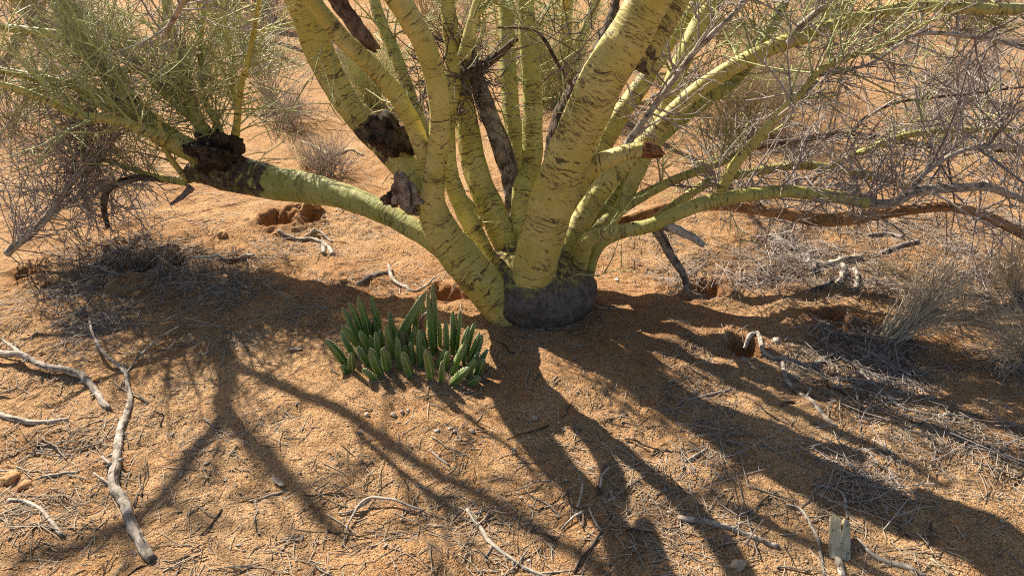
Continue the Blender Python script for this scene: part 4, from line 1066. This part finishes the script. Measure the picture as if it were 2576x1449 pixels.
def chip_mesh(seed):
    rg = np.random.default_rng(seed); n = 9
    th = np.sort(rg.uniform(0, 2 * np.pi, n)); rr = rg.uniform(.6, 1.0, n)
    x = np.cos(th) * rr; y = np.sin(th) * rr * rg.uniform(.28, .55)
    zt = .10 + .16 * x ** 2 + rg.normal(0, .03, n); t = .07
    V = np.vstack([np.stack([x, y, zt], 1), np.stack([x, y, zt - t], 1), [[0, 0, .07]], [[0, 0, 0]]])
    q = [[k, k + n, (k + 1) % n + n, (k + 1) % n] for k in range(n)]
    tr = [[2 * n, k, (k + 1) % n] for k in range(n)] + [[2 * n + 1, (k + 1) % n + n, k + n] for k in range(n)]
    mb = MB(); mb.add(V, np.array(q), np.array(tr)); return mb.mesh('bark_chip', M_CHIP, False)
CH = [chip_mesh(s_) for s_ in range(8)]
chips = [(742, 880, 46), (724, 800, 26), (815, 775, 30), (860, 905, 22), (455, 1192, 34), (700, 1215, 60), (748, 1015, 30), (520, 1165, 26), (1290, 1135, 30), (1140, 1305, 18), (1540, 1250, 34), (1520, 1265, 24), (1255, 1278, 16),
         (100, 1138, 32), (1330, 1060, 20), (1045, 1345, 26), (600, 1370, 24), (990, 1340, 22), (1040, 1170, 22), (760, 1350, 30), (2098, 975, 30), (1880, 910, 40), (1655, 1270, 24), (1890, 1290, 26), (1165, 1073, 16), (1360, 870, 18)]
for q in range(60):
    chips.append((rng.uniform(30, 2550), rng.uniform(900, 1440), rng.uniform(12, 26)))
for (px, py, w) in chips:
    drop('bark_chip', CH[int(rng.integers(8))], px, py, w, 'thin curled grey brown bark chip lying on the sand', 'bark chip', 'bark chips strewn on the sand', sink=.45, rot=rng.uniform(0, 6))

# ------------------------------------------------------------------ single dry twigs, then the uncountable litter
def twig_variant(seed):
    rg = np.random.default_rng(seed); k = 7
    x = np.linspace(-.5, .5, k); P = np.stack([x, .05 * rg.normal(0, 1, k).cumsum() * .5, .012 * rg.normal(0, 1, k)], 1); P[:, 1] -= P[:, 1].mean()
    mb = MB(); tube(mb, P, np.interp(x, [-.5, .5], [.020, .009]), 5, .12, seed)
    if seed % 2:
        i0 = 3; e = P[i0] + np.array([.16, .14 * (1 if seed % 4 == 1 else -1), .03])
        tube(mb, np.linspace(P[i0], e, 4), np.array([.011, .010, .008, .005]), 4, .1, seed + 1)
    return mb.mesh('dry_twig', M_DEAD if seed % 3 else M_DARKWOOD)
TV = [twig_variant(s_) for s_ in range(10)]
def lay(px, py, Lpx, ang, me):
    p = gp(px, py); L = pxm(Lpx, p)
    dx = np.array([math.cos(ang), math.sin(ang)]) * L / 2
    h0, h1 = float(height(p[0] - dx[0], p[1] - dx[1])), float(height(p[0] + dx[0], p[1] + dx[1]))
    z = max(p[2], (h0 + h1) / 2) + .003
    k_ = TV.index(me); dk_ = k_ % 3 == 0; fk_ = k_ % 2 == 1
    lab = 'thin ' + ('dark brown' if dk_ else 'pale grey') + ' dry twig' + (' with a side prong' if fk_ else ' without prongs') + ' lying loose on the sand'
    o = link('dry_twig', me, label=lab, cat='twig', group=('dark' if dk_ else 'grey') + (' pronged' if fk_ else ' plain') + ' loose twigs', loc=(p[0], p[1], z))
    o.scale = (L, L, L); o.rotation_euler = (rng.uniform(0, .4), -math.atan2(h1 - h0, L), ang)
for q in range(150):
    while True:
        px, py = rng.uniform(0, 2576), rng.uniform(860, 1449)
        p = gp(px, py)
        dens = .22 + .75 * float(duff_at(p[0], p[1]))
        if rng.uniform() < dens and not (800 < px < 1260 and py < 1000): break
    lay(px, py, rng.uniform(45, 150), rng.uniform(0, 6.28), TV[int(rng.integers(10))])

def litter(n, xr, yr, Lr, rr, seed, dens, lift=.004, bias=None):
    rg = np.random.default_rng(seed); mb = MB()
    x = rg.uniform(*xr, n * 4); y = rg.uniform(*yr, n * 4)
    keep = rg.uniform(0, 1, n * 4) < dens(x, y); x, y = x[keep][:n], y[keep][:n]; m = len(x)
    ang = rg.uniform(0, 2 * np.pi, m) if bias is None else rg.normal(bias[0], bias[1], m)
    L = rg.uniform(*Lr, m) * rg.choice([.5, .8, 1, 1.5], m); k = 4
    t = np.linspace(-.5, .5, k)[None]; cv = rg.normal(0, .12, m)[:, None] * (t ** 2 - .1)
    X_ = x[:, None] + L[:, None] * (t * np.cos(ang)[:, None] - cv * np.sin(ang)[:, None]); Y_ = y[:, None] + L[:, None] * (t * np.sin(ang)[:, None] + cv * np.cos(ang)[:, None])
    Zc = height(x, y); Z_ = .35 * height(X_, Y_) + .65 * Zc[:, None]
    Z_ = np.maximum(Z_, height(X_, Y_) - .001) + rg.uniform(.001, lift, (m, 1)) + rg.normal(0, .05, (m, 1)) * L[:, None] * t
    R = rg.uniform(*rr, m)[:, None] * np.linspace(1, .6, k)[None]
    batch(mb, np.stack([X_, Y_, Z_], -1), R, 3, vary=rg.uniform(0, 1, m))
    return mb
patch = lambda x, y, s=1.0, sd=33: sstep(-.1, .35, perlin(x * 3.1 * s, y * 3.1 * s, sd))
lm = litter(17000, (-1.9, 2.2), (1.2, 3.7), (.025, .085), (.0008, .0019), 91, lambda x, y: .05 + .22 * patch(x, y) + .75 * duff_at(x, y) * (.35 + patch(x, y, 1.3, 35)))
link('dry_litter', lm.mesh('dry_litter', M_LITTER), kind='stuff', label='fine dry twig and leaf stalk litter scattered over the sand', cat='litter')
lm = litter(4200, (.5, 2.6), (1.5, 4.6), (.05, .2), (.0010, .0022), 93, lambda x, y: duff_at(x, y) * (.2 + patch(x, y, .8, 36)), lift=.02)
link('brush_litter', lm.mesh('brush_litter', M_DTWIG), kind='stuff', label='tangle of grey fallen brush on the shaded ground right of the trunk', cat='brush')
lm = litter(3400, (-3.0, -.4), (2.3, 4.0), (.05, .16), (.0009, .0018), 95, lambda x, y: duff_at(x, y) * (.25 + patch(x, y, .8, 37)), lift=.018)
link('brush_litter', lm.mesh('brush_litter', M_DTWIG), kind='stuff', label='tangle of grey fallen brush under the low left limb', cat='brush')
lm = litter(4000, (-6, 7), (3.7, 10), (.05, .25), (.0012, .003), 97, lambda x, y: .15 + .8 * patch(x, y, .35, 38))
link('far_litter', lm.mesh('far_litter', M_LITTER), kind='stuff', label='dry twig litter on the open sand behind the tree', cat='litter')

def gravel(n, seed):
    rg = np.random.default_rng(seed); mb = MB()
    x = rg.uniform(-1.9, 2.1, n); y = 1.2 + rg.uniform(0, 1, n) ** 1.3 * 2.3
    keep = rg.uniform(0, 1, n) < .35 + .6 * patch(x, y, .7, 39) + .3 * (x > .4); x, y = x[keep], y[keep]; m = len(x)
    r = rg.uniform(.0010, .0026, m) * rg.choice([1, 1, 1.3, 1.9], m)
    o6 = np.array([[1, 0, 0], [0, 1, 0], [-1, 0, 0], [0, -1, 0], [0, 0, 1.0], [0, 0, -1]])
    V = o6[None] * r[:, None, None] * rg.uniform(.7, 1.25, (m, 6, 1)); a = rg.uniform(0, 6.28, m); c, s_ = np.cos(a)[:, None], np.sin(a)[:, None]
    Vx = V[..., 0] * c - V[..., 1] * s_; Vy = V[..., 0] * s_ + V[..., 1] * c
    W = np.stack([Vx + x[:, None], Vy + y[:, None], V[..., 2] * .8 + (height(x, y) + r * .35)[:, None]], -1)
    f = np.array([[0, 1, 4], [1, 2, 4], [2, 3, 4], [3, 0, 4], [1, 0, 5], [2, 1, 5], [3, 2, 5], [0, 3, 5]])
    mb.add(W.reshape(-1, 3), None, (f[None] + (np.arange(m) * 6)[:, None, None]).reshape(-1, 3))
    return mb
link('gravel', gravel(26000, 55).mesh('gravel', M_PEBBLE), kind='stuff', label='fine tan grit grains covering the sand', cat='gravel')

# ------------------------------------------------------------------ dry bushes and straw
def bush(name, label, cat, px, py, n, h, spread, lean=(0, 0), mat=M_BUSH, seed=0, r0=.0016, sub=3, thorns=0, wig=.06, droop=0, group=None, base_r=.02, sublen=(.03, .10), pos=None):
    p = gp(px, py) if pos is None else np.array([pos[0], pos[1], float(height(*pos))])
    rg = np.random.default_rng(900 + seed)
    root = link(name, None, label=label, cat=cat, group=group, loc=p)
    tw = Twigs(rg)
    st = p + np.stack([rg.normal(0, base_r, n), rg.normal(0, base_r, n), np.full(n, -.004)], 1)
    d = np.stack([rg.normal(lean[0], spread, n), rg.normal(lean[1], spread, n), np.abs(rg.normal(1, .25, n))], 1)
    tw.grow(st, d, rg.uniform(.45, 1.05, n) * h, r0=r0, sub=0, thorns=0, wig=wig, droop=droop)
    link('stems', tw.mb.mesh('stems', mat), parent=root, kind='stuff')
    if sub:
        tw2 = Twigs(rg)
        P = tw2.curves(st, norm(d), rg.uniform(.6, 1.0, n) * h, 6, wig, droop)
        s2, d2 = tw2.side(P, sub, (.3, .8), .3, 1.0)
        tw2.grow(s2, d2, rg.uniform(*sublen, len(s2)), r0=r0 * .6, sub=0, thorns=thorns, wig=wig, k=4)
        link('twigs', tw2.mb.mesh('twigs', mat), parent=root, kind='stuff')
    return root
bush('dry_bush', 'dry grey brown bush with stems swept sideways, beside the shaded burrow', 'bush', 2238, 850, 150, .42, .22, (.75, .1), seed=1, r0=.0024, base_r=.024, sub=2)
bush('dry_bush', 'fine grey skeleton bush behind the swept stemmed bush', 'bush', 2545, 730, 130, .30, .35, (-.05, 0), seed=2, r0=.0013, sub=4)
bush('dry_bush', 'flattened pale grey bush with drooping stems beside sunlit sand', 'bush', 2600, 900, 150, .42, .35, (-.9, -.35), mat=M_BUSH, seed=3, r0=.0015, droop=-.10, sub=2)
bush('straw_tuft', 'sparse straw stalks standing upright before the dead limb', 'grass', 2300, 695, 9, .30, .12, (.25, 0), mat=M_STRAW, seed=4, r0=.0016, sub=1)
bush('straw_tuft', 'sparse straw stalks leaning by the swept bush', 'grass', 2340, 770, 10, .24, .2, (.5, 0), mat=M_STRAW, seed=5, r0=.0014, sub=1)
bush('straw_tuft', 'small pale spiky grass tuft near the heap of dead wood', 'grass', 2236, 680, 40, .06, .6, (0, 0), mat=M_STRAW, seed=6, r0=.0012, sub=0)
for q_, (px_, py_, hh) in enumerate([(700, 60, .6), (620, 150, .5), (1180, 60, .7), (1620, 180, .6), (2250, 180, .5), (2330, 330, .35), (880, 190, .4), (30, 330, .5), (160, 120, .7), (2480, 170, .5), (1960, 300, .4), (720, 320, .22), (830, 440, .15)]):
    bush('dead_bush', 'leafless grey bush on the middle sand behind the tree', 'bush', px_, py_, 60, hh, .5, mat=M_DTWIG, seed=60 + q_, r0=.0025, sub=5, sublen=(.06, .22), base_r=.05, group='leafless bushes behind the tree')
bush('dead_bush', 'tiny dead twiggy bush on the far open sand', 'bush', 770, 418, 50, .22, .4, mat=M_BUSH, seed=7, r0=.0014, sub=2)
bush('dead_bush', 'leafless grey bush behind the thick leaning limb', 'bush', 680, 262, 60, .75, .5, mat=M_DTWIG, seed=8, r0=.003, sub=6, sublen=(.08, .3))
bush('green_bush', 'pale green bush seen between the left limbs', 'bush', 935, 268, 160, .55, .45, mat=M_GTWIG, seed=9, r0=.0026, sub=6, base_r=.06, sublen=(.06, .2))
bush('yellow_bush', 'yellow green bush behind the middle limbs', 'bush', 1392, 262, 220, .8, .45, mat=M_GTWIG, seed=10, r0=.0026, sub=6, base_r=.10, sublen=(.06, .2))
bush('yellow_bush', 'straw yellow bush on the right behind the bright limb', 'bush', 1850, 330, 330, .62, .40, mat=M_STRAW, seed=11, r0=.0022, sub=6, base_r=.12, sublen=(.05, .16))
bush('brown_grass', 'tall brown dry grass clump behind the bright limb', 'grass', 1955, 232, 220, .75, .22, mat=M_STRAW, seed=12, r0=.0022, sub=2, base_r=.14)
bush('dead_bush', 'low grey bush beyond the right hand dead limbs', 'bush', 2420, 250, 110, .45, .6, mat=M_DTWIG, seed=13, r0=.0024, sub=5, sublen=(.06, .2), base_r=.08)
bush('dead_bush', 'low brown bush at the far right edge of the open sand', 'bush', 2560, 420, 70, .3, .6, mat=M_DTWIG, seed=14, r0=.002, sub=4, base_r=.06)
rg_b = np.random.default_rng(321)
for q in range(26):
    x, y = rg_b.uniform(-9, 10), rg_b.uniform(8.5, 17)
    if q % 2: bush('desert_shrub', 'grey desert shrub on the far sand flat', 'bush', 0, 0, 90, rg_b.uniform(.5, 1.1), .5, mat=M_DTWIG, seed=30 + q, r0=.004, sub=6, base_r=.1, sublen=(.1, .35), group='far desert shrubs', pos=(x, y))
    else: bush('desert_shrub', 'yellowish green desert shrub on the far sand flat', 'bush', 0, 0, 110, rg_b.uniform(.6, 1.3), .5, mat=M_GTWIG if q % 4 else M_STRAW, seed=30 + q, r0=.004, sub=6, base_r=.12, sublen=(.1, .35), group='far greenish desert shrubs', pos=(x, y))

# ------------------------------------------------------------------ other palo verdes behind
def far_tree(px, py, label, seed, n=6, h=2.2, r=.06, pos=None):
    p = gp(px, py) if pos is None else np.array([pos[0], pos[1], float(height(*pos))])
    rg = np.random.default_rng(seed)
    root = link('palo_verde_tree', None, label=label, cat='tree', loc=p)
    tw = Twigs(rg)
    for q in range(n):
        a = q / n * 6.28 + rg.uniform(-.4, .4); sp = rg.uniform(.15, .7)
        pts = [[*(p - [0, 0, .03]), r * rg.uniform(.8, 1.1)]]
        d = norm(np.array([math.cos(a) * sp, math.sin(a) * sp, 1.0]))
        for k in range(1, 7):
            d = norm(d + rg.normal(0, .10, 3)); pts.append([*(np.array(pts[-1][:3]) + d * h / 6), r * (1 - .13 * k)])
        Cc, s = resample(np.array(pts), .03)
        mb = MB(); tube(mb, Cc[:, :3], Cc[:, 3], 10, .06, seed + q, s0=q * 2.0, tint=.35, dark=np.zeros(len(Cc)))
        link('limb', mb.mesh('limb', M_BARK), parent=root)
        st, dd = path_dirs(Cc[:, :3], 26, rg, .25, 1.0, up=.3)
        tw.grow(st, dd, rg.uniform(.25, .7, 26), r0=.005, sub=9, thorns=0, sublen=(.08, .28))
    link('crown', tw.mb.mesh('crown', M_GTWIG), parent=root, kind='stuff')
far_tree(1425, 225, 'slender palo verde standing behind the middle limbs', 601, 5, 2.0, .05)
far_tree(560, 60, 'small palo verde far behind the black knot', 602, 6, 2.2, .07)
far_tree(2080, 40, 'small palo verde far behind the bright right limb', 603, 6, 2.2, .07)
far_tree(0, 0, 'palo verde on the far sand flat beyond the left twigs', 604, 6, 2.6, .08, pos=(-5.5, 9.5))
far_tree(0, 0, 'palo verde on the far sand flat beyond the right twigs', 605, 6, 2.6, .08, pos=(7.2, 11.5))
